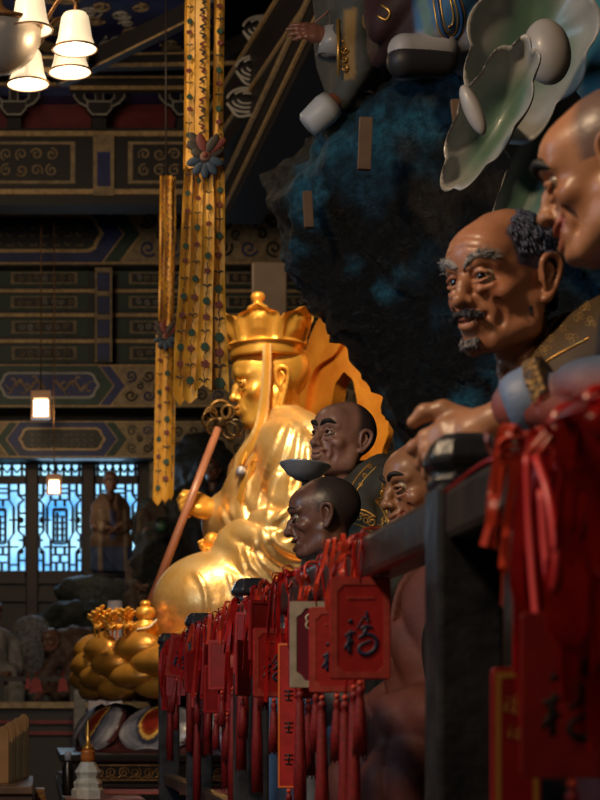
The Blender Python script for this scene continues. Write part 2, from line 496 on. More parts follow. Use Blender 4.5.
def weld(V, F, fa, fb, way):
    """carry the skin on from face fa to face fb through hidden arm joints, so the body is one surface"""
    A, B = F[fa], F[fb]
    ca, cb = V[A].mean(0), V[B].mean(0); pts = [np.array(w, float) for w in way]
    ring, rings = A[::-1], []
    Vn = [V]; n = len(V); newF = []
    path = [ca]+pts+[cb]; prev = list(A)
    off = V[A]-ca
    for k, w in enumerate(pts):
        ids = list(range(n, n+4)); Vn.append(w+off*4.); n += 4
        for i in range(4): newF.append([prev[(i+1)%4], prev[i], ids[i], ids[(i+1)%4]])
        prev = ids
    Bl = list(B)[::-1]
    best = min(range(4), key=lambda s: sum(np.linalg.norm((V[Bl[(i+s)%4]]-cb)/(np.linalg.norm(V[Bl[0]]-cb)+1e-9)-off[i]/(np.linalg.norm(off[0])+1e-9)) for i in range(4)))
    Bl = [Bl[(i+best)%4] for i in range(4)]
    for i in range(4): newF.append([prev[(i+1)%4], prev[i], Bl[i], Bl[(i+1)%4]])
    F2 = [f for j, f in enumerate(F) if j not in (fa, fb)]+newF
    return np.concatenate(Vn), F2
def make_head(root, st, M, body_extra=(), body_cols=(), ways=()):
    """adds body (head, neck, hands: one mesh), eyes, eyebrows, beard to root; M maps the unit head to the world"""
    vf, col = head_mesh(st, st.get('h', .0095))
    parts = [xform(vf, M)]; cols = [col]
    for e, ec in zip(body_extra, body_cols):
        parts.append(e); cols.append(np.repeat(np.array(ec)[None], len(e[0]), 0) if np.ndim(ec) == 1 else ec)
    V, F, _ = join(*parts); cols_ = np.concatenate(cols)
    nh = len(parts[0][0]); base = nh; hv = np.asarray(parts[0][0]); nF = len(vf[1])
    down = M.to_3x3() @ Vector((0, .15, -1)); ups = []
    for k, e in enumerate(body_extra):
        ne = len(e[0]); ev = np.asarray(e[0])
        hd_ = np.array(e[3]) if len(e) > 3 else ev.mean(0)-hv.mean(0)
        fe = [(i, f) for i, f in enumerate(F) if len(f) == 4 and base <= f[0] < base+ne]
        fa = max(fe, key=lambda t: V[t[1]].mean(0) @ hd_)
        fh = [(i, f) for i, f in enumerate(F) if len(f) == 4 and max(f) < nh]
        dn = np.array(down)+.35*(k-.5)*np.array(M.to_3x3() @ Vector((1, 0, 0)))
        fb = max(fh, key=lambda t: V[t[1]].mean(0) @ dn)
        wv = ways[k] if k < len(ways) else [V[fa[1]].mean(0)*.5+V[fb[1]].mean(0)*.5+np.array((0,0,-.02))]
        n0 = len(V); V, F = weld(V, F, fa[0], fb[0], wv)
        cols_ = np.concatenate([cols_, np.repeat(cols_[fa[1][0]][None], len(V)-n0, 0)]); base += ne
    obj('body', (V, F), st.get('mat') or mat('painted_skin', attr=True, rough=.37, spec=.5, bump=.06, bscale=55, mottle=.25, nscale=14), root, cols=cols_)
    gx, gz = st.get('gaze', (0, 0))
    for s in (1, -1):
        v, f = ball((0, 0, 0), EYER, 28, 20)
        g = np.array((gx, -1, gz), float); g /= np.linalg.norm(g)
        a = np.arccos(np.clip((v/EYER)@g, -1, 1))
        c = np.repeat(np.array(st.get('eyewhite', (.46, .41, .33)))[None], len(v), 0)
        if not st.get('plain_eye'):
            c = lerp3(c, (.05, .025, .012), 1-sstep(.58, .64, a)); c = lerp3(c, (.003, .003, .003), 1-sstep(.30, .34, a))
        v = v + EYEC*np.array((s, 1, 1))
        obj('eye', xform((v, f), M), st.get('mat') if st.get('plain_eye') else mat('painted_eye', attr=True, rough=.12, coat=.4), root, cols=c)
    bc = st.get('brow')
    if bc:
        for s in (1, -1):
            bp = [(s*.03, -.388, .085), (s*.09, -.392, .125), (s*.16, -.362, .14), (s*.235, -.275, st.get('browend', .10))]
            k = st.get('browr', .022)
            if bc[0] == 'bushy':
                fl = np.array((s*.75, .25, .25)); 
                b = join(tube(bp, [k*.5, k, k*1.1, k*.5], 8, smooth=4), arc_hair(bp, .0036, 320, k*.62, .055, 3+s, fl))
            else:
                b = tube(bp, [k*.45, k, k*.95, k*.25], 10, sx=.75, smooth=5)
            obj('eyebrow', xform(b, M), mat(bc[1], bc[2], .6, mottle=.3, nscale=60), root)
    for nm, b, m in st.get('hair', ()):
        obj(nm, xform(b, M), m, root)
    return root
def face_M(loc, size, yaw, pitch=0, roll=0):
    return Matrix.Translation(loc) @ Matrix.Rotation(R(yaw), 4, 'Z') @ Matrix.Rotation(R(roll), 4, 'Y') @ Matrix.Rotation(R(pitch), 4, 'X') @ Matrix.Scale(size, 4)
# ---------------------------------------------------------------- hands (unit: hand length .19; fingers to +X, back of hand +Z, thumb on -Y side)
def hand_mesh(curls, thumb=((.75, -.62, -.25), (.9, -.35, -.3)), h=.0022, spread=.10, forearm=.16, fat=1., fl=1.):
    c = Clay((-forearm-.05, -.13, -.13), (.23, .10, .09), h)
    c.path([(-forearm, 0, 0), (-.03, 0, 0), (.012, 0, 0)], [.036*fat, .026*fat, .026*fat], .02)
    ys = [-.033, -.011, .011, .031]; ls = [.074, .083, .077, .060]; rs = [.0098, .0102, .0096, .0086]
    for i in range(4):
        c.path([(.0, ys[i]*.6, 0), (.05, ys[i]*.85, .003), (.092-abs(i-1.3)*.004, ys[i], .002)], [.017*fat, .0155*fat, .0125*fat], .014)
    c.ell((.035, -.03, -.012), (.036, .018*fat, .017*fat), .018, rot=(0, 0, -.35))
    c.ell((.045, .028, -.010), (.04, .014*fat, .015*fat), .018)
    for i in range(4):
        p = np.array((.092-abs(i-1.3)*.004, ys[i], .002)); yaw = (i-1.5)*spread; pit = 0
        seg = [.47, .30, .23]; pts = [p]; 
        for k in range(3):
            pit += curls[i][k]
            p = p+ls[i]*fl*seg[k]*np.array((math.cos(pit)*math.cos(yaw), math.cos(pit)*math.sin(yaw), -math.sin(pit))); pts.append(p)
        r = rs[i]*fat
        c.path(pts, [r*1.12, r*1.02, r*.95, r*.78], .005)
        c.ell(tuple(pts[1]), r*1.1, .006); 
    t0 = np.array((.018, -.034, -.010)); t1 = t0+.046*np.array(thumb[0]); t2 = t1+.030*fl*np.array(thumb[1]); t3 = t2+.026*fl*np.array(thumb[1] if len(thumb) < 3 else thumb[2])
    c.path([t0, t1, t2, t3], [.018*fat, .0138*fat, .0118*fat, .0088*fat], .010)
    return c.mesh()
from mathutils.bvhtree import BVHTree
EYEPOS = Vector((0, 0, EYE))
GOLD_LINE = mat('gilt_line', (.75, .42, .10), .32, .75, bump=.05)
def bvh_of(vf): return BVHTree.FromPolygons([tuple(v) for v in vf[0]], [list(map(int, f)) for f in vf[1]])
def drape(bvh, pix, r, sx=.6, seg=6, smooth=5, inset=0):
    """raised gilt line lying on a surface: pixel guides are dropped onto the real surface"""
    q = catmull([(a, b, 0) for a, b in pix], smooth) if smooth and len(pix) > 2 else np.array([(a, b, 0) for a, b in pix], float)
    pts = []
    for a, b, _ in q:
        d = (P(a, b, 1)-EYEPOS).normalized(); h = bvh.ray_cast(EYEPOS, d)
        if h[0] is not None:
            if pts and (h[0]-Vector(pts[-1])).length > .08: break
            pts.append(tuple(h[0]+h[1]*(-inset)))
    if len(pts) < 2: return None
    return tube(pts, r, seg, sx=sx)
def spiral(cx, cy, r0, turns, a0, hand=1, n=14, sq=1.):
    return [(cx+hand*r0*(1-i/n*.8)*math.cos(a0+turns*2*math.pi*i/n), cy+sq*r0*(1-i/n*.8)*math.sin(a0+turns*2*math.pi*i/n)) for i in range(n+1)]
def robe_mesh(st, h=.032):
    """seated robed figure in head units, origin at the head centre, facing -Y"""
    g = st.get
    c = Clay((-1.5, -1.55, -4.5), (1.5, 1.5, -.45), h)
    sh = g('sh', .92); ny = g('ny', .17)
    c.ell((0, ny+.02, -1.12), (sh*.95, .40, .36), .05)
    c.sym('path', [(.18, ny+.05, -.72), (sh*.62, ny+.05, -.95), (sh, ny+.02, -1.25)], [.26, .30, .30], .12)
    c.cap((0, ny, -1.2), (0, ny-.05, -2.7), .60, .72, .2)
    for s, key in ((1, 'armL'), (-1, 'armR')):
        a = g(key, [(s*sh*1.0, ny, -1.3), (s*(sh+.06), ny-.12, -2.15), (s*.45, ny-.62, -2.35)])
        c.limb(a, g(key+'r', [.32, .34, .32]), .12, smooth=4)
        if g(key+'cut'): c.path([a[-1], tuple(np.array(a[-1])+(np.array(a[-1])-np.array(a[-2]))*.3)], [.2, .3], .04, 's')
    kf = g('knee', -.55)
    kf += ny-.17
    c.sym('path', [(.30, ny+.08, -2.85), (.62, kf, -2.95)], [.48, .36], .2)
    c.sym('path', [(.62, kf, -2.95), (.60, kf-.02, -4.3)], [.36, .40], .2)
    c.cap((0, ny-.1, -2.9), (0, ny-.1, -4.3), .5, .55, .3)
    # collar opening
    c.path([(0, ny-.05, -.45), (0, ny-.05, -.95)], [.34, .235], .05, 's')
    c.path([(0, ny-.35, -.75), (0, ny-.62, -1.55)], [.20, .05], .08, 's')
    # collar roll
    c.path([(0, ny+.27, -.66), (.24, ny+.12, -.68), (.27, ny-.16, -.86), (.10, ny-.52, -1.40), (-.05, ny-.66, -1.8)], [.055, .055, .055, .05, .04], .03, smooth=4)
    c.path([(0, ny+.27, -.66), (-.24, ny+.12, -.68), (-.27, ny-.16, -.86), (-.10, ny-.52, -1.40)], [.055, .055, .055, .05], .03, smooth=4)
    fa = g('fold', .05)
    def folds(X, Y, Z):
        u = 8*X+6*Z+2.6*np.sin(2.6*Y+1.3*Z+g('ph', 0.))+g('ph', 0.)
        a = 1-2*np.abs(np.sin(u*.8))**.6
        a = a*(.55+.45*np.sin(2.2*Y-1.7*Z+1.3*np.sin(3*X)))
        b = 1-2*np.abs(np.sin(6.5*(Y*.8+X*.35)+1.4*np.sin(1.7*Z)))**.6
        top = sstep(-.9, -1.6, Z); low = sstep(-2.0, -2.9, Z)
        return fa*(a*(.15+.85*top)*(1-.7*low)+.9*b*low)
    c.warp(folds, .2)
    return c.mesh()
SKIN_BUMP = None
def arhat(name, label, px, d, size, yaw, pitch, roll, st, robe=None, byaw=None):
    """px: head centre in the photograph; returns the thing and its robe surface"""
    C = P(px[0], px[1], d)
    base = (C.x, C.y, C.z-4.3*size)
    root = thing(name, label, 'statue', base, 'seated monk statues behind the railing')
    M = face_M(C, size, yaw, pitch, roll)
    MB_ = face_M(C+Vector((0, 0, (robe or {}).get('lift', 0)*size)), size, byaw if byaw is not None else yaw)
    vf = None
    if robe is not None:
        vf = xform(robe_mesh(robe, robe.get('h', .032)), MB_)
        rcol = robe['paint'](np.asarray(vf[0]), MB_, size) if 'paint' in robe else np.repeat(np.array(robe['col'])[None], len(vf[0]), 0)
        obj('robe', vf, robe.get('mat') or mat('painted_robe', attr=True, rough=.62, spec=.3, bump=.15, bscale=30, mottle=.35, nscale=9), root, cols=rcol)
    extra, ecol = st.get('extra', ([], []))
    make_head(root, st, M, extra, ecol, st.get('ways', ()))
    return root, vf, M, MB_
def gilt(root, vf, lines, name='gold_trim', r=.003, m=None):
    b = bvh_of(vf); out = []; few = len(lines) < 8
    for ln in lines:
        rr = r
        if isinstance(ln, tuple): ln, rr = ln
        t = drape(b, ln, rr)
        if t is not None and few: obj(name, t, m or GOLD_LINE, root)
        elif t is not None: out.append(t)
    if out: obj(name, join(*out), m or GOLD_LINE, root)

# ---- A2: the old man with blue hair, grey tufted brows, moustache and goatee
SKIN_A = (.46, .205, .115)
beard_dark = mat('carved_dark_beard', (.035, .035, .05), .55, bump=.3, bscale=90)
beard_grey = mat('carved_grey_hair', (.22, .21, .23), .6, bump=.3, bscale=90, mottle=.4, nscale=50)
blue_hair = mat('carved_blue_hair', (.03, .045, .10), .5, bump=.5, bscale=70, col2=(.06, .075, .13), nscale=35)
def cap_hair(w=1., r=.0095, front=.02, seed=2, ztop=.47, n=1100, L=.065):
    """short carved strokes hugging the sides and back of the skull"""
    rnd = random.Random(seed); out = []
    while len(out) < n:
        a = rnd.uniform(-math.pi, math.pi); z = rnd.uniform(-.30, ztop)
        x, y = math.sin(a), math.cos(a)
        zz = (z-.13)/.37
        if abs(zz) > .99: continue
        rr = math.sqrt(1-zz*zz)
        p = np.array((x*.340*w*rr, .08+y*.425*rr, z))
        if z < -.12: p = np.array((x*.29*w, .10+y*.30, z)) if y > .35 else p
        if p[1] < np.interp(z, *HAIRY)+.02: continue
        if abs(p[0]) > .24 and p[1] < .24 and z < .13: continue
        t = np.array((y, -x, 0))*(.2 if x > 0 else -.2)+np.array((0, .5, -.85))
        nrm = np.array((p[0]/.34**2, (p[1]-.08)/.42**2, (z-.13)/.37**2)); nrm /= np.linalg.norm(nrm)
        t -= nrm*(t@nrm); t /= np.linalg.norm(t)
        a_, b_ = p-t*L*.5, p+t*L*.5
        out.append(tube([a_, p+nrm*.006, b_], [r*.5, r, r*.4], 5))
    return join(*out)
def side(v): return v+[( -p[0], p[1], p[2]) for p in v]
mou = join(arc_hair([(.01, -.425, -.228), (.06, -.405, -.232), (.115, -.365, -.262)], .005, 200, .012, .045, 5, (.6, .2, -.5)),
           arc_hair([(-.01, -.425, -.228), (-.06, -.405, -.232), (-.115, -.365, -.262)], .005, 200, .012, .045, 6, (-.6, .2, -.5)))
goat = join(arc_hair([(-.06, -.345, -.42), (0, -.375, -.44), (.06, -.345, -.42)], .006, 220, .02, .05, 8, (0, -.25, -.8)))
sideb = join(arc_hair([(.285, -.03, -.22), (.262, -.04, -.30), (.235, -.06, -.36)], .006, 160, .014, .05, 9, (0, -.3, -.8)))
sideb2 = join(arc_hair([(-.285, -.03, -.22), (-.262, -.04, -.30), (-.235, -.06, -.36)], .006, 160, .014, .05, 10, (0, -.3, -.8)))
A2 = dict(skin=SKIN_A, skin2=(.30, .115, .06), scalp=(.04, .06, .13), hairmask=1, scalpw=.9, nose=1.02, folds=1.6, wrinkles=(.20, .27), frown=1, wide=1.0,
          bags=1.5, lips=1.1, smile=.018, jaw=1.1, brow=('bushy', 'tufted_grey_brow', (.30, .29, .30)), browr=.026, lid=.5, gaze=(.15, .0), earlobe=.03, bumpy=.003, neck=(0, .50, -.95),
          hair=[('hair', cap_hair(front=.05), blue_hair), ('moustache', mou, beard_dark), ('goatee', goat, beard_grey), ('sideburn', sideb, beard_dark), ('sideburn', sideb2, beard_dark)])
def paint_a2(V, M, s):
    c = np.repeat(np.array((.018, .016, .018))[None], len(V), 0)
    L = (np.array(M.inverted())[:3, :3] @ V.T).T+np.array(M.inverted().translation)
    # broad embroidered band along the collar
    band = 1-sstep(.28, .31, np.minimum(pathdist(L, [(.0,.83,-.66),(.30,.68,-.75),(.40,.36,-1.0),(.28,-.02,-1.5),(.2,-.17,-2.2)]), pathdist(L, [(.0,.83,-.66),(-.30,.68,-.75),(-.40,.36,-1.0),(-.28,-.02,-1.5)])))
    return lerp3(c, (.085, .052, .025), band)
r2 = dict(paint=paint_a2, sh=.92, ph=1., ny=.66, knee=-.35, lift=.40)
a2, vf2, M2, MB2 = arhat('monk_statue', 'old monk statue with blue hair, tufted grey brows, moustache and goatee in dark gold-trimmed robe', (501, 281), 2.62, .285, -56, 6, 0, A2, r2, -80)

# ---- A1: the bald smiling man at the right edge
A1 = dict(skin=(.50, .235, .125), skin2=(.40, .17, .085), scalp=(.085, .08, .095), scalpw=.75, hairline=-.12, nose=1.12, folds=1.3, open=.05, smile=.06, mouthw=.12,
          wide=1.06, lips=.9, chinout=.03, neck=(0, .60, -1.0), brow=('flat', 'black_brow', (.012, .010, .010)), browr=.055, browend=.06, eyewhite=(.20,.16,.12), lid=.12, gaze=(0, -.3), earlobe=.06, jaw=1.15, scar=1)
hv = hand_mesh([(.55, 1.0, .7), (.95, 1.1, .8), (1.05, 1.2, .8), (1.1, 1.2, .8)], thumb=((.66, -.70, .25), (.93, -.25, .2), (.85, .3, .1)), forearm=.085, fat=1.15)
wr = P(481, 431, 2.02)
xd = Vector((-.78, .45, -.36)).normalized(); zd0 = Vector((-.25, -.85, .40)); yd = zd0.cross(xd).normalized(); zd = xd.cross(yd)
HM = frameM(wr, xd, yd, zd) @ Matrix.Scale(.98, 4)
A1['extra'] = ([xform(hv, HM)+(None, -np.array(xd))], [(.46, .22, .125)])
def paint_a1(V, M, s):
    c = np.repeat(np.array((.10, .155, .26))[None], len(V), 0)
    L = (np.array(M.inverted())[:3, :3] @ V.T).T+np.array(M.inverted().translation)
    sl = sstep(-1.25, -1.55, L[:, 2])*(L[:, 1] < .5)
    return lerp3(c, (.33, .09, .085), sl)
C1 = P(611, 172, 2.05); s1 = .258
MB1 = face_M(C1, s1, -92)
def to_local(M, p): return tuple(M.inverted() @ Vector(p))
cuffp = to_local(MB1, wr-xd*.075); elb = to_local(MB1, wr-xd*.30-Vector((0,0,.075))); A1['ways'] = [[wr-xd*.2, wr-xd*.30]]
r1 = dict(paint=paint_a1, armR=[(-.85, .85, -1.55), elb, cuffp], armRr=[.28, .26, .175], ph=2., ny=.85, knee=-.3, sh=.82)
a1, vf1, M1, _ = arhat('monk_statue', 'bald laughing monk statue with pink sleeve and blue robe, pointing, nearest the camera', (611, 172), 2.05, s1, -120, 12, 0, A1, r1, -92)
cuff = []
for i, (rr, t) in enumerate(((.058, .0), (.066, .012), (.070, .026), (.062, .038))): cuff.append((rr, t))
cu = xform(lathe([(.046, -.002), (.056, -.004), (.061, .01), (.062, .035), (.058, .045), (.048, .045), (.046, -.002)], (0,0,0), 28), Matrix.Translation(wr-xd*.062) @ (-xd).to_track_quat('Z', 'Y').to_matrix().to_4x4())
obj('cuff', cu, mat('pale_blue_cuff', (.17, .24, .42), .5, bump=.1), a1)
tr = xform(lathe([(.058, .0), (.064, .002), (.065, .014), (.063, .026), (.058, .028)], (0,0,0), 40, lobes=28, lob=.06), Matrix.Translation(wr-xd*.100) @ (-xd).to_track_quat('Z', 'Y').to_matrix().to_4x4())
obj('cuff_trim', tr, mat('gilt_embroidery', (.42, .25, .08), .45, .5, bump=.6, bscale=120, col2=(.05, .05, .07), nscale=90), a1)

# ---- A3: dark-skinned monk looking up, grey-olive robe with gilt scrolls
A3 = dict(skin=(.46, .235, .17), skin2=(.31, .15, .105), flush=(.26, .08, .05), scalp=(.06, .05, .055), scalpw=.9, hairline=-.02, lipcol=(.20, .045, .035), nose=1.05, folds=1.7, frown=1, wide=1.02,
          brow=('flat', 'black_brow', (.012, .010, .010)), browr=.044, browend=.10, lid=.5, gaze=(.1, .1), smile=.03, jaw=1.1, lips=1.15)
def paint_a3(V, M, s):
    c = np.repeat(np.array((.085, .078, .062))[None], len(V), 0)
    return c
r3 = dict(paint=paint_a3, sh=.98, ph=.4, fold=.02, ny=.36, lift=.30)
a3, vf3, _, _ = arhat('monk_statue', 'dark brown monk statue gazing upward in an olive grey robe with gold scroll bands', (341, 439), 4.78, .282, -58, -9, 4, A3, r3, -72)

# ---- A4: lean very dark monk in profile, open mouth, pale robe
A4 = dict(skin=(.20, .093, .066), skin2=(.125, .054, .038), flush=(.16, .05, .03), scalp=(.035, .03, .033), scalpw=.9, hairline=-.06, lipcol=(.15, .04, .03), nose=1.2, folds=1.8, open=.045, wide=.88,
          jaw=.85, brow=('flat', 'black_brow', (.012, .010, .010)), browr=.022, lid=.2, eyewhite=(.22,.18,.14), gaze=(0, 0), chinout=.03, wrinkles=(.2,))
r4 = dict(col=(.36, .42, .55), ph=3., sh=.66, knee=-.3)
a4, vf4, M4, _ = arhat('monk_statue', 'lean nearly black monk statue in profile with open mouth and pale blue robe', (322, 517), 3.95, .242, -104, 6, -2, A4, r4, -95)
te = [xform(cbox((x, -.352+abs(x)*.35, -.300), (.018, .012, .022)), M4) for x in np.linspace(-.06, .06, 6)]
obj('teeth', join(*te), mat('ivory_teeth', (.7, .66, .55), .3), a4)

# ---- A5: tan monk half hidden by the rail post
A5 = dict(skin=(.40, .185, .095), skin2=(.28, .12, .06), scalp=(.09, .07, .06), scalpw=.7, hairline=.03, nose=1.05, folds=1.3, smile=.035, brow=('flat', 'black_brow', (.012, .010, .010)), browr=.038, lid=.32,
          gaze=(.0, -.1), jaw=1.05, lips=1.1)
r5 = dict(col=(.15, .045, .035), ph=4., sh=.85, knee=-.5, ny=.3)
a5, vf5, _, _ = arhat('monk_statue', 'tan smiling monk statue in a red-brown robe, half hidden behind the black railing post', (425, 487), 3.4, .262, -78, 6, 0, A5, r5, -85)

# ---- gilt embroidery laid on the robes
gilt(a2, vf2, [[(512,402),(530,375),(556,356),(590,338)], [(516,408),(536,383),(562,364),(596,347)], [(501,404),(514,378),(532,345),(556,320),(578,300)]], 'gold_trim', .0042)
fl2 = []
for k, (cx, cy) in enumerate(((520,372),(534,352),(548,338),(562,326),(578,316),(590,322),(572,338),(528,364),(545,350),(585,306))):
    for j in range(3): fl2.append((spiral(cx+3*math.cos(k+2.1*j), cy+3*math.sin(k+2.1*j), 4.2, 1.3, k*1.3+j*2, 1 if (k+j)%2 else -1, 12), .0014))
for k in range(10): gilt(a2, vf2, fl2[3*k:3*k+3]+[[(fl2[3*k][0][0]), (fl2[3*k+1][0][0])]]*0, 'embroidered_curl', .0014, mat('dull_gilt_thread', (.30,.19,.07), .45, .5))
ln = [[(371,462),(358,476),(347,495),(338,520),(332,548)], [(377,466),(364,480),(353,498),(344,522),(338,550)], [(343,505),(355,508),(368,512),(378,519)], [(339,519),(352,523),(366,528),(378,536)],
      [(386,472),(383,485),(385,500)], [(376,500),(384,512),(390,528),(390,545)]]
for k in range(6): ln.append(spiral(348+k*6, 513+k*2.2, 5.4, 1.4, k*1.1, 1 if k%2 else -1, 14))
for k in range(6): ln.append(spiral(390-(k%3)*5, 484+k*9, 4.2, 1.3, k*2.1, 1 if k%2 else -1, 14))
for k in range(8): ln.append(spiral(370-k*4.6, 466+k*9.5, 2.6, 1.2, k*1.7, 1 if k%2 else -1, 10))
gilt(a3, vf3, ln[:6], 'gold_trim', .006)
gilt(a3, vf3, ln[6:12], 'sleeve_scroll', .0052)
gilt(a3, vf3, ln[12:18], 'shoulder_scroll', .0052)
gilt(a3, vf3, ln[18:], 'collar_scroll', .0042)
# stone seats under the robes
STONE0 = mat('dark_seat_stone', (.045,.043,.042), .6, mottle=.4, bump=.2, bscale=14)
for r_, nm in ((a1,'the laughing monk nearest the camera'),(a2,'the old monk with blue hair'),(a3,'the monk gazing upward'),(a4,'the lean dark monk'),(a5,'the monk behind the railing post')):
    x, y, z = r_.location
    bb = [o for o in r_.children if o.name.startswith('robe')][0]
    co_ = np.empty(len(bb.data.vertices)*3); bb.data.vertices.foreach_get('co', co_); co_ = co_.reshape(-1,3)+np.array(r_.location)
    lo, hi = co_.min(0), co_.max(0)
    tag(obj('stone_seat', lathe([(.0,0),(.27,.0),(.28,.02),(.25,.05),(.25,lo[2]-.80-.03),(.27,lo[2]-.80),(.0,lo[2]-.80)], ((lo[0]+hi[0])/2+.04, (lo[1]+hi[1])/2, .80), 28), STONE0, angle=40), 'dark round stone seat under '+nm, 'seat')

# silver dish on a thin pole between the two dark monks
dd_ = 4.5; q_ = P(305, 468, dd_)
sd_ = thing('silver_dish', 'shallow silver dish on a thin pole between the golden robe and the upward-gazing monk', 'dish', (q_.x, q_.y, .80))
SILV = mat('dull_silver', (.50,.53,.60), .3, .4, mottle=.3, nscale=12, bump=.05)
obj('dish', xform(lathe([(0,-.045),(.03,-.043),(.06,-.025),(.085,.004),(.090,.010),(.084,.012),(.06,-.012),(.03,-.030),(0,-.032)], (0,0,0), 40), TRS(q_, (R(-5), R(6), 0))), SILV, sd_)
obj('pole', tube([(q_.x, q_.y, .80), (q_.x, q_.y, q_.z-.04)], .012, 10), mat('dark_pole', (.03,.028,.03), .4), sd_)
# ---------------------------------------------------------------- the gilded seated figure on its lotus throne
def gold_mat(name, c1, c2, rough, metal, bump, bscale, nscale=5):
    m = mat(name, c1, rough, metal, col2=c2, nscale=nscale, ndetail=6, bump=bump, bscale=bscale)
    return m
GOLD_SKIN = gold_mat('gilt_skin', (.95, .50, .085), (.80, .36, .05), .34, .55, .04, 30)
GOLD_ROBE = gold_mat('gold_leaf_robe', (.92, .65, .31), (.86, .50, .15), .33, .6, .16, 28, 7)
GOLD_DARK = gold_mat('gilt_lotus', (.62, .31, .055), (.46, .20, .03), .36, .5, .08, 20)
DS = 7.5
def S(px, py, dy=0.):
    v = P(px, py, DS); return (v.x, v.y+dy, v.z)
SY = DS*K
statue = thing('golden_bodhisattva_statue', 'large gilded seated bodhisattva statue with leaf crown, on the lotus throne', 'statue', (1.3, SY, 1.95))
c = Clay((.55, SY-1.0, 1.945), (2.05, SY+1.0, 3.36), .0125)
c.path([S(300,612), S(298,560), S(292,500), S(288,455)], [.50, .43, .34, .22], .1)
c.ell(S(268,520), (.24,.30,.34), .15)
for sg in (-1, 1):
    c.path([S(278,432,0), S(286,446,sg*.22), S(291,462,sg*.38)], [.12,.15,.17], .12)
# near arm, wide sleeve, hand resting in the lap
c.path([S(291,462,-.38), S(300,505,-.52), S(292,545,-.56)], [.17,.19,.20], .1, smooth=3)
c.path([S(292,545,-.56), S(258,560,-.56), S(226,556,-.48)], [.19,.155,.115], .1, smooth=3)
c.path([S(292,560,-.55), S(270,585,-.5), S(236,572,-.45)], [.18,.15,.10], .1, smooth=3)
# far arm raised to the staff
c.path([S(288,462,.38), S(268,520,.48), S(252,545,.36)], [.17,.16,.15], .1, smooth=3)
c.path([S(252,545,.36), S(236,530,.18), S(222,513,.08)], [.16,.14,.085], .08, smooth=3)
c.path([S(240,548,.22), S(232,555,.16), S(226,545,.12)], [.12,.10,.06], .08)
# crossed legs
for sg in (-1, 1):
    c.path([S(300,612,sg*.30), S(240,612,sg*.46), S(199,612,sg*.42)], [.27,.26,.265], .1, smooth=3)
    c.path([S(199,620,sg*.40), S(215,632,0), S(240,640,-sg*.3)], [.2,.17,.16], .15)
c.ell(S(198,606,-.42), (.27,.30,.245), .08)
c.ell(S(250,625), (.35,.5,.2), .15)
c.ell(S(274,424), (.15,.13,.05), .03, 's')
c.path([S(262,436,-.02), S(246,480,-.06), S(240,520,-.05)], [.05,.04,.02], .08, 's')
ctr = np.array(S(312,470,-.45)); ctr2 = np.array(S(285,440))
def folds(X, Y, Z):
    d = np.sqrt((X-ctr[0])**2+.5*(Y-ctr[1])**2+(Z-ctr[2])**2)
    low = sstep(2.80, 2.62, Z)*sstep(2.15, 2.3, Z)*sstep(.98, 1.16, X)
    a = (1-2*np.abs(np.sin(d*24+1.2*np.sin(6*Y)))**.55)*low*.024
    ch = sstep(2.72, 2.85, Z)
    b = (1-2*np.abs(np.sin((X*.9+Y*.55+Z*.30)*17+1.1*np.sin(Z*5)))**.6)*ch*.018
    k_ = .004*np.sin(X*30+2*np.sin(Y*9))*sstep(2.4, 2.2, Z)*sstep(1.0, 1.1, X)
    return a+b+k_
c.warp(folds, .06)
RB0 = bvh_of(c.mesh(1))
for pts, r in (([(283,424),(272,455),(262,490),(256,520)],.016),([(292,424),(284,455),(273,490),(266,528)],.018),([(300,428),(296,460),(288,495)],.018),([(308,438),(308,470),(303,500)],.016),
    ([(313,478),(300,500),(282,515),(264,530)],.018),([(314,500),(300,520),(282,532),(262,542)],.018),([(262,530),(270,552),(290,566),(312,566)],.018),([(254,540),(262,560),(282,576),(306,580)],.018),
    ([(246,548),(254,568),(272,586),(285,594)],.016),([(270,525),(278,543),(296,553),(314,552)],.016),([(240,556),(248,578),(262,596)],.015),([(195,572),(205,590),(207,622)],.007),([(228,574),(236,598),(236,618)],.008),
    ([(222,508),(228,530),(238,548)],.014),([(230,505),(238,528),(247,540)],.014),([(276,470),(268,500),(262,515)],.012),([(318,520),(300,538),(284,544)],.015),([(258,440),(250,470),(246,500)],.014)):
    q_ = []
    for a, b, _ in catmull([(a, b, 0) for a, b in pts], 5):
        h_ = RB0.ray_cast(EYEPOS, (P(a, b, 1)-EYEPOS).normalized())
        if h_[0] is not None and (not q_ or (h_[0]-Vector(q_[-1])).length < .12): q_.append(tuple(h_[0]))
    if len(q_) > 2: c.path(q_, [r*(.35+.65*math.sin(math.pi*(i+.5)/len(q_))) for i in range(len(q_))], .022)
robe_vf = c.mesh(1)
obj('robe', robe_vf, GOLD_ROBE, statue)
GILT_FACE = mat('gilt_painted_skin', attr=True, rough=.34, metal=.5, mottle=.15, nscale=5, bump=.04, bscale=30)
gst = dict(mat=GILT_FACE, skin=(.95,.50,.085), skin2=(.82,.38,.05), flush=(.95,.46,.07), lipcol=(.50,.10,.03), eyewhite=(.55,.30,.06), gaze=(0,-.35), wide=1.03, folds=.25, nose=.80, lips=.95, mouthw=.075, smile=.012, lid=.30, jaw=1.35, earlobe=.17, bags=.6, h=.0095, neck=(0,.12,-1.0), neckr=.24)
hs = .50
MG = face_M(Vector(S(268,383)), hs, -86, 5, 0)
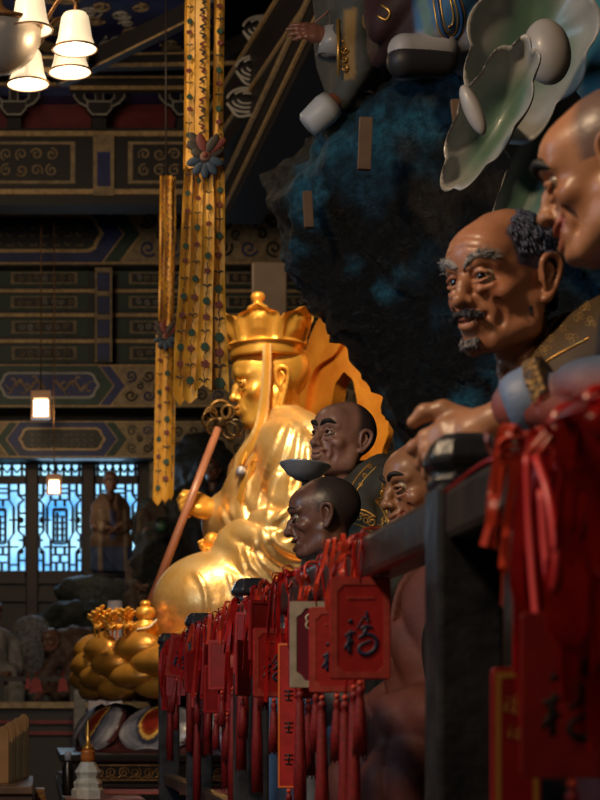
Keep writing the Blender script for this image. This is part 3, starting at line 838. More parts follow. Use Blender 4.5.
# hands
def hand_at(w, x, z0, sc, curls, mirror=False, **kw):
    vf = hand_mesh(curls, h=.003, **kw)
    x = Vector(x).normalized(); y = Vector(z0).cross(x).normalized(); z = x.cross(y)
    M = frameM(Vector(w), x, y, z) @ Matrix.Scale(sc, 4)
    v, f = vf
    if mirror: v = v*np.array((1, -1, 1)); f = f[:, ::-1]
    return xform((v, f), M)
hA = hand_at(S(214,509,.05), (-.80,-.15,.25), (.1,-.75,.6), 1.6, [(.6,.9,.7),(1.0,1.1,.8),(1.1,1.2,.9),(1.0,1.2,.9)], fat=1.25, forearm=.10)
hB = hand_at(S(232,556,-.47), (-1,.2,-.18), (.1,.5,-.9), 1.45, [(.35,.5,.4),(.4,.5,.4),(.45,.5,.4),(.5,.6,.4)], fat=1.2, forearm=.10, mirror=True)
make_head(statue, gst, MG, [hA+(None, np.array((.8,.2,-.3))), hB+(None, np.array((1.,-.2,.18)))], [(.95,.50,.085), (.95,.50,.085)], [[S(250,540,.3), S(285,470,.3)], [S(285,550,-.5), S(290,470,-.35)]])
for s_ in (1, -1):
    b = tube([(s_*.03, -.385, .085), (s_*.10, -.385, .115), (s_*.17, -.35, .115), (s_*.225, -.27, .07)], [.008,.016,.016,.005], 8, sx=.5, smooth=5)
    obj('eyebrow', xform(b, MG), gold_mat('gilt_dark_line', (.40,.17,.02), (.35,.13,.02), .4, .4, 0, 1), statue)
# crown: band, leaf panels, finial
CC = Vector(S(266,352)); 
crown = obj('crown', join(lathe([(.172,-.04),(.205,-.045),(.213,-.03),(.209,0),(.214,.03),(.206,.045),(.172,.045)], CC, 48),
            lathe([(.205,.0),(.19,.10),(.12,.17),(.06,.19),(.0,.195)], CC, 40)), GOLD_SKIN, statue)
def crown_leaf(a):
    n, m = 14, 10; V, F = [], []
    prof = [(-1,.0),(-1,.35),(-.95,.62),(-.75,.80),(-.4,.88),(0,1.),(.4,.88),(.75,.80),(.95,.62),(1,.35),(1,0)]
    for side in (0, 1):
        for i in range(n+1):
            u = -1+2*i/n
            top = np.interp(u, [-1,-.92,-.7,-.35,0,.35,.7,.92,1], [.60,.74,.80,.86,1.0,.86,.80,.74,.60])
            for j in range(m+1):
                t = j/m*top
                ang = a+u*.53*(1-.02*t)
                edge = (abs(u) > .82 or j == m or j < 1)
                relief = .020 if edge else (.016 if (abs(u) < .3 and .25 < t < .75) else .0)
                r = .212+.055*t**1.3+(relief if not side else -.016)
                V.append((CC.x+r*math.cos(ang), CC.y+r*math.sin(ang), CC.z+.03+.19*t))
    o = (n+1)*(m+1); g = lambda s,i,j: s*o+i*(m+1)+j
    for i in range(n):
        for j in range(m):
            F.append([g(0,i,j),g(0,i+1,j),g(0,i+1,j+1),g(0,i,j+1)]); F.append([g(1,i,j+1),g(1,i+1,j+1),g(1,i+1,j),g(1,i,j)])
        F.append([g(0,i,m),g(0,i+1,m),g(1,i+1,m),g(1,i,m)]); F.append([g(1,i,0),g(1,i+1,0),g(0,i+1,0),g(0,i,0)])
    for j in range(m):
        F.append([g(0,0,j),g(0,0,j+1),g(1,0,j+1),g(1,0,j)]); F.append([g(0,n,j+1),g(0,n,j),g(1,n,j),g(1,n,j+1)])
    return np.array(V), F
for i in range(6): obj('crown_leaf', crown_leaf(math.pi+2*math.pi*i/6+.22), GOLD_SKIN, crown, angle=50)
FC = Vector(S(258,345))
obj('crown_finial', lathe([(.05,-.03),(.052,.03),(.085,.055),(.098,.09),(.085,.125),(.045,.145),(.058,.160),(.070,.19),(.058,.222),(.030,.237),(.026,.25),(.040,.262),(.042,.285),(.030,.30),(.018,.305),(.0,.306)], FC, 28), GOLD_SKIN, crown)
# small seated figure in relief on the front leaf
obj('crown_ornament', join(ball(S(228,338), (.02,.03,.035)), ball(S(228,327), .018), ball(S(229,348), (.022,.05,.018))), GOLD_SKIN, crown)
# ribbons falling from the crown in front of each ear
for sg in (-1, 1):
    pts = [S(263,352,sg*.215), S(262,380,sg*.225), S(259,415,sg*.225), S(252,442,sg*.25), S(240,462,sg*.22), S(234,476,sg*.2)]
    rb = ribbon(pts, [.05,.055,.06,.075,.095,.05], (.9,-.5*sg*-1,.0), .014)
    rb2 = ribbon([(a[0], a[1]+sg*.009, a[2]) for a in pts], [.022,.026,.03,.035,.05,.02], (.9,-.5*sg*-1,.0), .014)
    o = obj('crown_ribbon', rb, GOLD_ROBE, statue, angle=40); obj('ribbon_relief', rb2, GOLD_SKIN, o, angle=40)
# lapel border, belt end with carved key pattern, pendant
RB = bvh_of(robe_vf)
def near(pt, off=.006):
    h = RB.find_nearest(Vector(pt)); return tuple(h[0]+h[1]*off)
lap = [near(S(a,b,dy)) for a,b,dy in ((276,428,-.16),(264,446,-.22),(255,470,-.22),(249,500,-.2),(243,530,-.2),(240,552,-.22))]
obj('robe_border', ribbon(lap, .055, (.5,-.8,.0), .014), GOLD_SKIN, statue, angle=40)
lap2 = [near(S(a,b,dy), .016) for a,b,dy in ((256,490,-.21),(253,510,-.2),(249,530,-.2))]
ky = []
for i in range(7):
    a = Vector(lap[2]).lerp(Vector(lap[4]), i/7)+Vector((-.012,-.014,0))
    ky += [bar(a, a+Vector((.028,-.012,.0)), .006,.006), bar(a, a+Vector((-.002,0,-.022)), .006,.006)]
ky.append(bar(Vector(lap[2])+Vector((.002,-.010,0)), Vector(lap[4])+Vector((.002,-.010,0)), .006, .006))
obj('key_pattern', join(*ky), gold_mat('gilt_dark_line', (.40,.17,.02), (.35,.13,.02), .4, .4, 0, 1), statue)
pd = Vector(near(S(251,482,-.2), .03))
pen = obj('pendant', ball(pd, (.028,.028,.032), 18, 12), mat('pendant_glass', (.75,.78,.85), .1, spec=.8, col2=(.05,.07,.2), nscale=18), statue)
obj('pendant_chain', tube([S(262,432,-.17), near(S(256,452,-.22), .02), tuple(pd+Vector((.0,0,.03)))], .010, 8, smooth=6), GOLD_SKIN, pen)
# a jewel in the lap hand
obj('lap_jewel', join(ball(S(205,548,-.42), (.045,.045,.05), 18, 12), lathe([(.02,0),(.04,.012),(.03,.03)], S(205,559,-.42), 16)), GOLD_SKIN, statue)
# hem: raised border across the knee drapery
hem = [near(S(a,b,dy), .004) for a,b,dy in ((236,555,-.58),(246,580,-.68),(262,605,-.72),(268,625,-.7))]
obj('robe_hem', ribbon(hem, .045, (1,0,.3), .016), GOLD_ROBE, statue, angle=40)

# staff: held by the raised hand, resting on the lotus
staff = thing('ringed_staff', 'long red-brown staff with a dark gilded ring head held by the golden statue', 'staff', S(147,607,-.10))
sa, sb = Vector(S(144,618,-.12)), Vector(S(220,423,-.02))
sd = (sb-sa).normalized()
obj('shaft', tube([sa, sb], [.026,.022], 14), mat('red_brown_wood', (.42,.17,.10), .35, mottle=.2, nscale=6, coat=.2), staff)
hd = []
def ring(cn, r, t, nrm, a0=0, a1=2*math.pi, n=28):
    nrm = Vector(nrm).normalized(); u = nrm.orthogonal().normalized(); v = nrm.cross(u)
    return tube([tuple(Vector(cn)+r*(math.cos(a)*u+math.sin(a)*v)) for a in np.linspace(a0, a1, n)], t, 8, cap=(a1-a0 < 6.2))
AG = gold_mat('aged_gilt', (.26,.14,.04), (.06,.04,.02), .35, .7, .1, 40)
obj('staff_collar', lathe([(.022,-.03),(.036,-.02),(.03,0),(.04,.02),(.022,.03)], tuple(sb), 18), AG, staff)
head = obj('staff_head', join(ring(sb+Vector((-.0,0,.066)), .058, .013, (0,1,0)), ring(sb+Vector((.045,0,.06)), .038, .010, (.2,1,.1)), ring(sb+Vector((-.055,0,.05)), .034, .010, (-.2,1,0))), AG, staff)
for q, (dx, dz) in enumerate(((-.065,.015),(-.035,-.03),(.085,-.035),(.055,-.05))):
    obj('staff_ring', ring(sb+Vector((dx,-.02,dz)), .045, .008, (.3*(q-1.5),1,.2)), AG, head)

# ---------------------------------------------------------------- lotus throne
LX, LR = 1.30, 1.14
lotus = thing('lotus_throne', 'gilded lotus throne of puffed petals on a black waist, under the golden statue', 'pedestal', (LX, SY, 1.145))
LC = (LX, SY, 0)
zt = S(0,643)[2]; zb = S(0,701)[2]
obj('bowl', lathe([(.72,zb),(.90,zb+.03),(1.02,zb+.12),(1.06,zb+.24),(1.03,zt-.03),(.95,zt-.005),(0,zt)], LC, 64), GOLD_DARK, lotus)
def petal(w, h, t, tip=.22):
    """puffed petal in the X-Z plane, bulging to -Y, base at z=0"""
    n, m = 14, 12; V, F = [], []
    for i in range(n+1):
        v = i/n
        wid = w*max(.0, math.sin(math.pi*min(1, (v*.86+.12))))**.62*(1 if v < .8 else (1-(v-.8)/.2)**.55)
        for j in range(m):
            a = 2*math.pi*j/m
            th = t*max(.02, math.sin(math.pi*min(1, v*.93+.06)))**.6
            y = -th*max(0, math.sin(a))*(1-.0*v)+.25*th*max(0,-math.sin(a)) - tip*h*.35*max(0, v-.55)**1.6*2
            V.append((wid*math.cos(a), y, v*h))
    for i in range(n):
        for j in range(m):
            j2 = (j+1)%m; F.append([i*m+j, i*m+j2, (i+1)*m+j2, (i+1)*m+j])
    F.append(list(range(m))[::-1]); F.append([n*m+k for k in range(m)])
    F = [f[::-1] for f in F]
    return np.array(V), F
rows = [(18, 1.00, zt-.150, .175, .20, .115, -4, 0), (18, 1.02, zt-.215, .18, .17, .12, 2, .5), (18, 1.00, zt-.270, .185, .16, .12, 12, 0), (18, .96, zt-.315, .19, .15, .10, 30, .5)]
for (n, r, z, w, h, t, lean, ph) in rows:
    pv = petal(w, h, t)
    proto = None
    for i in range(n):
        a = 2*math.pi*(i+ph)/n
        if proto is None:
            me_o = obj('petal', (pv[0]+np.array(origin_of(lotus)), pv[1]), GOLD_DARK, lotus); proto = me_o; o = me_o
        else:
            o = proto.copy(); COL.objects.link(o); o.parent = lotus
        o.location = (r*math.cos(a), r*math.sin(a), z-lotus.location.z)
        o.rotation_euler = (R(lean), 0, a+math.pi/2)
# black waist, band of painted petals, base box
BLACK = mat('black_lacquer', (.012,.011,.012), .28, coat=.3, bump=.05)
obj('waist', lathe([(.70,zb+.01),(.66,zb-.03),(.66,S(0,714)[2]),(.80,S(0,718)[2])], LC, 48), BLACK, lotus)
z0, z1 = S(0,757)[2]+.042, S(0,716)[2]
obj('petal_drum', lathe([(1.06,z0-.03),(1.10,z0),(1.06,z0+.05),(.86,z1),(.6,z1+.02)], LC, 64), mat('maroon_lacquer', (.10,.028,.026), .35, coat=.3), lotus)
def painted_petal():
    v, f = petal(.235, .36, .07, tip=0)
    v = v[:, [0,1,2]].copy()
    d = np.sqrt((v[:,0]/.235)**2+((v[:,2]-.13)/.22)**2)
    return v, f
def eye_petal():
    """broad petal, wide at the bottom, built fine enough for its painted rings"""
    n, m = 40, 40; V, F, C_ = [], [], []
    for i in range(n+1):
        v = i/n; z = v*.30
        wid = .255*math.sqrt(max(0, 1-((v-.36)/.66)**2)) if v > .36 else .255*math.sqrt(max(0.02, 1-((v-.36)/.38)**2))
        for j in range(m+1):
            u = -1+2*j/m; x = u*wid
            y = -.075*math.sqrt(max(0, 1-u*u))*math.sin(math.pi*min(1, .12+.8*v))-.01
            V.append((x, y, z))
            e = math.hypot(x/.085, (z-.155)/.115); b = math.hypot(x/.255, (z-.13)/.17)
            c = (.36,.34,.38)
            if e < .62: c = (.20,.018,.010)
            elif e < .80: c = (.30,.05,.015)
            elif e < .98: c = (.78,.45,.10)
            elif e < 1.22: c = (.05,.055,.09)
            elif b < .62: c = (.16,.165,.22)
            elif b < .80: c = (.27,.26,.31)
            elif b < .93: c = (.44,.41,.43)
            else: c = (.10,.03,.03)
            if v > .86: c = (.02,.018,.02)
            C_.append(c)
    g = lambda i,j: i*(m+1)+j
    for i in range(n):
        for j in range(m): F.append([g(i,j),g(i,j+1),g(i+1,j+1),g(i+1,j)])
    o = len(V); V += [(x, y+.02+(.0), z) for x, y, z in V]; C_ = C_+C_
    F += [[o+k for k in f][::-1] for f in F]
    ed = [g(i,0) for i in range(n+1)]+[g(n,j) for j in range(1,m+1)]+[g(i,m) for i in range(n-1,-1,-1)]+[g(0,j) for j in range(m-1,0,-1)]
    for k in range(len(ed)):
        a, b = ed[k], ed[(k+1)%len(ed)]; F.append([b, a, a+o, b+o])
    return np.array(V), F, np.array(C_)
ev, ef, ec = eye_petal(); proto = None
for i in range(13):
    a = 2*math.pi*(i+.28)/13
    if proto is None:
        o = proto = obj('painted_petal', (ev+np.array(origin_of(lotus)), ef), mat('painted_petal', attr=True, rough=.3, coat=.3, mottle=.25, nscale=20), lotus, cols=ec)
    else:
        o = proto.copy(); COL.objects.link(o); o.parent = lotus
    o.location = (1.085*math.cos(a), 1.085*math.sin(a), z0-lotus.location.z)
    o.rotation_euler = (R(-33), 0, a+math.pi/2)
# base box
bz0, bz1 = 1.147, z0-.018
bx0, bx1, by0, by1 = LX-1.16, LX+1.16, SY-1.16, SY+1.16
base = obj('base', join(box((bx0-.03,by0-.03,bz0),(bx1+.03,by1+.03,bz0+.025)), box((bx0,by0,bz0+.025),(bx1,by1,bz1-.025)), box((bx0-.04,by0-.04,bz1-.025),(bx1+.04,by1+.04,bz1+.012))), BLACK, lotus, smooth=False, bevel=.008)
def fretpanel(x0, x1, z0, z1, y):
    fr = [box((x0,y-.012,z0),(x1,y,z0+.008)), box((x0,y-.012,z1-.008),(x1,y,z1)), box((x0,y-.012,z0),(x0+.008,y,z1)), box((x1-.008,y-.012,z0),(x1,y,z1))]
    n = max(2, int((x1-x0)/.06)); cz = (z0+z1)/2; q = (z1-z0)/2-.012
    for i in range(n):
        cx = x0+(i+.5)*(x1-x0)/n
        s = spiral(cx, cz, q, 1.6, i*2.1, 1 if i%2 else -1, 16)
        fr.append(tube([(p[0], y-.006, p[1]) for p in s], .0045, 5))
        fr.append(tube([(cx-.03, y-.006, cz-q*.9), (cx, y-.006, cz-q*.5), (cx+.03, y-.006, cz-q)], .004, 5))
    return join(*fr)
DULLG = mat('dull_gilt', (.30,.17,.055), .45, .5, col2=(.12,.07,.03), nscale=30)
nx = 4
for i in range(nx):
    xa = bx0+.07+i*(bx1-bx0-.10)/nx; xb = xa+(bx1-bx0-.10)/nx-.05
    obj('gilt_panel', fretpanel(xa, xb, bz0+.04, bz1-.04, by0), DULLG, base, angle=40)
# gilded flowers and little gilt jar standing on the lotus rim by the staff foot
rnd = random.Random(4)
for k in range(9):
    px = 92+k*4.3+rnd.uniform(-1,1); dy = rnd.uniform(-.75,-.35)
    t = thing('gilded_flower', None, 'ornament', S(px, 642, dy), 'gilded flower sprigs on the front rim of the lotus throne')
    t['label'] = 'small gilded flower sprig in the tuft standing on the lotus rim'
    b = Vector(S(px, 642.5, dy)); H = rnd.uniform(.10,.16)
    obj('stem', tube([b, b+Vector((rnd.uniform(-.01,.01),0,H))], .006, 6), GOLD_SKIN, t)
    fl = []
    for q in range(7):
        a = q*.9; z = H*(.35+.7*q/7); L = .05
        d = Vector((math.cos(a), math.sin(a), .7)).normalized(); o = b+Vector((0,0,z))
        M = Matrix.Translation(o+d*L*.5) @ d.to_track_quat('Z','Y').to_matrix().to_4x4()
        fl.append(xform(ball((0,0,0), (.018,.011,.030), 8, 6), M))
    obj('blossom', join(*fl), GOLD_SKIN, t)
jar = thing('gilt_jar', 'little double-gourd gilt jar standing on the lotus rim at the staff foot', 'ornament', S(140,642,-.55))
jc = S(140,642,-.55)
obj('jar_body', lathe([(.03,0),(.06,.01),(.075,.05),(.06,.085),(.035,.10),(.05,.115),(.058,.14),(.045,.165),(.02,.175)], jc, 24), GOLD_SKIN, jar)
obj('jar_lid', ball((jc[0],jc[1],jc[2]+.185), (.03,.03,.022), 16, 10), GOLD_SKIN, jar)
cl = ribbon([S(150,626,-.6), S(140,636,-.62), S(128,640,-.66)], [.05,.09,.12], (.3,-.8,.5), .008)
tag(obj('offering_scarf', cl, mat('white_silk', (.75,.68,.55), .5), angle=40), 'pale folded scarf lying at the staff foot on the lotus rim', 'scarf')

# ---------------------------------------------------------------- gilded aureole behind the head
aur = thing('flaming_aureole', 'orange gilded flame-edged aureole standing behind the golden statue', 'aureole', (1.9, SY+.0, 1.95))
ORG = gold_mat('orange_gilt', (.80,.33,.035), (.62,.20,.02), .42, .35, .25, 22)
def flame_ring(cx, cz, rx0, rz0, rx1, rz1, n, wav, th, a0, a1, M, ph=0):
    V, F = [], []
    A = np.linspace(a0, a1, n)
    for y in (-th/2, th/2):
        for a in A:
            w = 1+wav*abs(math.sin(7*a+ph))**.6*(1 if math.sin(14*a+2*ph) > 0 else .5)
            V.append((cx+rx0*math.cos(a)*(1+wav*.5*math.sin(9*a)), y, cz+rz0*math.sin(a)*(1+wav*.5*math.sin(9*a))))
            V.append((cx+rx1*w*math.cos(a), y*.4, cz+rz1*w*math.sin(a)))
    o = 2*n
    for i in range(n-1):
        p, q = 2*i, 2*i+2
        F += [[p,p+1,q+1,q],[o+q,o+q+1,o+p+1,o+p],[p+1,o+p+1,o+q+1,q+1],[p,q,o+q,o+p]]
    F += [[0,o,o+1,1],[2*n-2,2*n-1,o+2*n-1,o+2*n-2]]
    return xform((np.array(V), F), M)
MA = Matrix.Translation((1.88, SY+.55, 0)) @ Matrix.Rotation(R(-58), 4, 'Z')
hz = S(0,400)[2]
obj('head_halo', flame_ring(0, hz, .12, .25, .36, .46, 120, .05, .10, 0, 2*math.pi, MA, .4), ORG, aur, angle=50)
obj('flame_rim', flame_ring(.12, hz-.5, .60, .98, .80, 1.22, 160, .09, .12, -.6, math.pi+.6, MA), ORG, aur, angle=50)
obj('stand', xform(box((-.5,-.06,1.95),(.7,.06,2.15)), MA), ORG, aur, smooth=False)
for sx in (-.52, .62): obj('stand_post', xform(box((sx,-.04,2.1),(sx+.12,.04,2.75)), MA), ORG, aur, smooth=False)
# ---------------------------------------------------------------- dark railing with wish plaques and red ribbons
RX = .60; RZ = EYE+.325
RAILM = mat('black_railing', (.018,.020,.027), .30, coat=.3, col2=(.045,.048,.06), nscale=14, bump=.12, bscale=35)
RAILW = mat('dark_brown_rail', (.055,.040,.036), .36, coat=.2, col2=(.03,.025,.025), nscale=10, bump=.1, bscale=30)
PLAT = .80
rail = thing('railing', 'black wooden railing with capped posts, hung with red plaques and ribbons', 'railing', (RX, 3.5*K, PLAT))
obj('top_rail', join(box((RX-.035, .5*K, RZ-.075), (RX+.035, 6.1*K, RZ))), RAILW, rail, smooth=False, bevel=.012)
obj('lower_rail', box((RX-.028, .5*K, EYE-.30), (RX+.028, 6.1*K, EYE-.25)), RAILW, rail, smooth=False, bevel=.006)
obj('bottom_rail', box((RX-.04, .5*K, PLAT), (RX+.04, 6.1*K, PLAT+.08)), RAILW, rail, smooth=False, bevel=.006)
def frustum(prof, c):
    """square-section post turned profile, chamfered corners: list of (half, z)"""
    V, F = [], []
    for hw, z in prof:
        ch = hw*.55
        for x, y in ((hw,-ch),(hw,ch),(ch,hw),(-ch,hw),(-hw,ch),(-hw,-ch),(-ch,-hw),(ch,-hw)): V.append((c[0]+x, c[1]+y, c[2]+z))
    for i in range(len(prof)-1):
        for k in range(8):
            k2 = (k+1)%8; F.append([i*8+k, i*8+k2, (i+1)*8+k2, (i+1)*8+k])
    F.append(list(range(8))[::-1]); F.append([(len(prof)-1)*8+k for k in range(8)])
    return np.array(V), F
for d in (1.84, 3.70, 4.9, 6.05):
    c = (RX, d*K, RZ)
    p = obj('post', box((RX-.047, d*K-.047, PLAT), (RX+.047, d*K+.047, RZ+.005)), RAILM, rail, smooth=False, bevel=.008)
    obj('post_cap', frustum([(.046,0),(.050,.012),(.044,.018),(.044,.026),(.053,.034),(.054,.044),(.044,.066),(.036,.074),(.030,.078)], c), RAILM, p, smooth=False, bevel=.003)

RED = mat('red_plaque', (.44,.020,.022), .45, mottle=.25, nscale=25, bump=.05)
REDP = mat('pale_red_border', (.47,.060,.052), .5, mottle=.3, nscale=60)
REDD = mat('deep_red_plaque', (.30,.013,.015), .45, mottle=.25, nscale=25)
INK = mat('dark_blue_ink', (.018,.026,.08), .5)
BLACKINK = mat('black_ink', (.008,.006,.006), .5)
SILK = mat('red_silk', (.42,.012,.012), .26, mottle=.25, nscale=30)
SILKB = mat('bright_red_silk', (.66,.05,.018), .24, mottle=.2, nscale=30, sheen=.3)
TASS = mat('red_tassel', (.25,.008,.010), .6, mottle=.45, nscale=120)
GOLDI = mat('gold_print', (.72,.36,.09), .45, .1)
WHITEB = mat('cream_border', (.62,.57,.50), .5, mottle=.2, nscale=40)
PURP = mat('wine_plaque', (.22,.028,.06), .45, mottle=.2)
def flat_stroke(pts, w, y, th=.0014, smooth=5):
    q = np.array([tuple(p)+(ww,) for p, ww in zip(pts, w if not np.isscalar(w) else [w]*len(pts))], float)
    if len(q) > 2 and smooth: q = catmull(q, smooth)
    T = np.gradient(q[:, :2], axis=0); T /= np.linalg.norm(T, axis=1)[:, None]+1e-9
    N = np.stack([-T[:, 1], T[:, 0]], 1); V, F = [], []
    for i in range(len(q)):
        a = q[i,:2]+N[i]*q[i,2]/2; b = q[i,:2]-N[i]*q[i,2]/2
        V += [(a[0],y,a[1]),(b[0],y,b[1]),(b[0],y-th,b[1]),(a[0],y-th,a[1])]
    for i in range(len(q)-1):
        for k in range(4):
            k2 = (k+1)%4; F.append([i*4+k,i*4+4+k,i*4+4+k2,i*4+k2])
    n = len(q); F += [[0,1,2,3],[n*4-1,n*4-2,n*4-3,n*4-4]]
    return np.array(V), F
FU = [([(.17,.23),(.21,.25),(.19,.28)],[.09,.12,.05]), ([(.04,.56),(.2,.52),(.36,.47)],[.06,.07,.05]), ([(.22,.44),(.18,.62),(.19,.95)],[.06,.11,.08]),
      ([(.2,.66),(.10,.78),(.02,.86)],[.07,.08,.03]), ([(.22,.66),(.30,.72)],[.08,.05]), ([(.66,.02),(.70,.10),(.64,.16)],[.05,.06,.03]), ([(.62,.16),(.74,.20),(.68,.26)],[.04,.05,.03]),
      ([(.60,.12),(.5,.27),(.38,.42)],[.02,.025,.015]), ([(.50,.42),(.66,.36),(.86,.38)],[.05,.08,.05]), ([(.70,.38),(.62,.50),(.60,.60)],[.06,.09,.06]),
      ([(.44,.62),(.62,.54),(.86,.56),(.98,.70),(.90,.88),(.66,.98),(.46,.90),(.50,.78),(.72,.70),(.84,.66)],[.05,.07,.08,.09,.09,.10,.08,.06,.06,.03])]
def char_mesh(cx, cz, sx, sz, y, strokes=FU):
    return join(*[flat_stroke([(cx+(p[0]-.5)*sx, cz-(p[1]-.5)*sz) for p in pts], [ww*sx*1.3 for ww in w], y) for pts, w in strokes])
def frame_poly(w, h, b, y, th=.0012, notch=0):
    o = [(-w/2,-h/2),(w/2,-h/2),(w/2,h/2),(-w/2,h/2)]
    x, z, n = w/2-b, h/2-b, notch
    if n: i = [(-x+n,-z),(x-n,-z),(x-n*.6,-z+n*.6),(x,-z+n),(x,z-n),(x-n*.6,z-n*.6),(x-n,z),(-x+n,z),(-x+n*.6,z-n*.6),(-x,z-n),(-x,-z+n),(-x+n*.6,-z+n*.6)]
    else: i = [(-x,-z),(x,-z),(x,z),(-x,z)]
    bm = bmesh.new()
    ov = [bm.verts.new((a,y,c_)) for a, c_ in o]; iv = [bm.verts.new((a,y,c_)) for a, c_ in i]
    es = [bm.edges.new((ov[k],ov[(k+1)%4])) for k in range(4)]+[bm.edges.new((iv[k],iv[(k+1)%len(iv)])) for k in range(len(iv))]
    bmesh.ops.triangle_fill(bm, use_beauty=True, edges=es)
    r = bmesh.ops.extrude_face_region(bm, geom=bm.faces[:])
    bmesh.ops.translate(bm, vec=(0,-th,0), verts=[v for v in r['geom'] if isinstance(v, bmesh.types.BMVert)])
    bmesh.ops.recalc_face_normals(bm, faces=bm.faces)
    bm.verts.index_update(); V = np.array([v.co[:] for v in bm.verts]); F = [[v.index for v in f.verts] for f in bm.faces]; bm.free()
    return V, F
def rounded(w, h, r, y0, y1):
    pts = []
    for cx, cz, a0 in ((w/2-r,h/2-r,0),(-w/2+r,h/2-r,90),(-w/2+r,-h/2+r,180),(w/2-r,-h/2+r,270)):
        for k in range(4):
            a = R(a0+30*k); pts.append((cx+r*math.cos(a), cz+r*math.sin(a)))
    return prism(pts, y0, y1)
def tassel(root, top, L, r=.011, name='tassel', seed=0):
    rn = random.Random(seed)
    t = obj(name, join(lathe([(.002,0),(r*.55,-.006),(r*.6,-.014),(r*.42,-.018),(r*.6,-.026),(r*.85,-L*.5),(r*1.05,-L)], top, 18, lobes=18, lob=.16),
              *[tube([(top[0]+r*.5*math.cos(a), top[1]+r*.5*math.sin(a), top[2]-.03), (top[0]+r*math.cos(a), top[1]+r*math.sin(a), top[2]-L*.6), (top[0]+r*1.1*math.cos(a+.3), top[1]+r*1.1*math.sin(a+.3), top[2]-L-rn.uniform(.002,.012))], .0014, 4) for a in np.linspace(0, 6.28, 9)[:-1]]), TASS, root)
    obj('bead', ball((top[0],top[1],top[2]+.004), .006, 12, 8), SILKB, root)
    return t
def plaque(px, ytop, w, h, yaw, style, label, group, X=.555, tilt=0, tl=.12, face=None):
    d = X*1300/(px-40)
    top = P(px, ytop, d); th = .005
    root = thing('wish_plaque', label, 'plaque', (0,0,0), group)
    bd = {'fu':RED,'fudark':REDD,'purple':PURP,'plain':REDD,'strip':RED,'gold':RED,'pale':RED}[style]
    cz = -h/2
    obj('board', xform(rounded(w, h, .006, -th/2, th/2), Matrix.Translation((0,0,cz))), bd, root, smooth=False, bevel=.001)
    yf = -th/2
    mv = Matrix.Translation((0,0,cz))
    if style in ('fu','pale'):
        obj('border', xform(frame_poly(w*.96, h*.97, w*.10, yf, notch=w*.10), mv), REDP, root, smooth=False)
        obj('small_print', join(*[box((x, yf-.0012, cz+h*.285), (x+w*.035, yf, cz+h*.31)) for x in np.arange(-w*.22, w*.2, w*.05)]), REDP, root, smooth=False)
        obj('character', char_mesh(0, cz-h*.045, w*.56, h*.44, yf), INK, root)
    elif style == 'fudark':
        obj('character', char_mesh(0, cz-h*.02, w*.62, h*.5, yf), BLACKINK, root)
    elif style == 'purple':
        obj('border', xform(frame_poly(w*.98, h*.985, w*.12, yf, notch=w*.16), mv), WHITEB, root, smooth=False)
        obj('emblem', join(*[tube([(-w*.12+.008*math.cos(a), yf-.001, cz+zz*h+.008*math.sin(a)) for a in np.linspace(0,6.3,16)], .0022, 5) for zz in (.30,.22)]), WHITEB, root)
    elif style == 'strip':
        obj('border', xform(frame_poly(w*.98, h*.99, w*.08, yf), mv), mat('orange_border', (.75,.16,.03), .5), root, smooth=False)
        st = [([(.1,.1),(.9,.1)],[.1,.1]),([(.5,0),(.5,.9)],[.1,.1]),([(.1,.5),(.9,.5)],[.1,.08]),([(.2,.9),(.8,.95)],[.1,.1])]
        obj('character', join(*[char_mesh(0, cz+h*q, w*.5, w*.5, yf, st) for q in (.14,-.08,-.30)]), BLACKINK, root)
    elif style == 'gold':
        obj('border', xform(frame_poly(w*.86, h*.95, w*.10, yf, notch=w*.06), mv), GOLDI, root, smooth=False)
        obj('character', join(char_mesh(-w*.08, cz+h*.30, w*.42, w*.40, yf), char_mesh(-w*.02, cz+h*.14, w*.36, w*.30, yf, FU[:5]+FU[8:])), GOLDI, root)
    else:
        obj('border', xform(frame_poly(w*.94, h*.96, w*.07, yf), mv), RED, root, smooth=False)
    rt = RZ+.004-top.z
    dx = (RX-top.x)
    obj('cord', join(tube([(0,0,-.010),(dx*.15,.0,rt*.5+.0),(dx-.040,0,max(rt-.03,.01)),(dx-.040,0,rt),(dx,0,rt+.004)], .0022, 6, smooth=4), tube([(0,-.003,-.010),(-.004,-.004,.02),(.003,-.003,max(rt*.8,.03))], .0018, 6, smooth=4)), SILK, root)
    tassel(root, (0,0,-h-.010), tl, seed=int(px))
    root.rotation_euler = (0, R(tilt), R(yaw))
    root.location = top
    return root
G1 = 'red wish plaques hanging from the railing'
plaque(360, 577, .107, .178, 3, 'fu', 'red wish plaque with a dark blue character, largest and fully visible, centre of the railing', G1)
plaque(337, 607, .107, .165, -6, 'fu', 'red plaque with a dark blue character, half hidden behind the fully visible one', G1, X=.60-.03)
plaque(316, 601, .112, .175, 8, 'purple', 'wine plaque with a cream scrolled border, left of the blue-lettered red plaques', G1)
plaque(289, 643, .05, .33, -20, 'strip', 'long narrow red plaque with an orange edge and black characters', G1, X=.565, tl=.06)
plaque(274, 628, .105, .165, 14, 'pale', 'pale-bordered red plaque left of the wine plaque, behind the long narrow one', G1)
plaque(184, 635, .105, .17, 18, 'fu', 'tilted red plaque with a dark character on the far end of the railing', G1, tilt=10)
plaque(572, 612, .105, .172, -4, 'fudark', 'deep red plaque with a blurred black character, nearest the camera at bottom right', G1, X=.55, tl=.10)
plaque(516, 668, .060, .20, 10, 'gold', 'narrow red plaque with gold lettering and gold border beside the near black post', G1, X=.545, tl=.05)
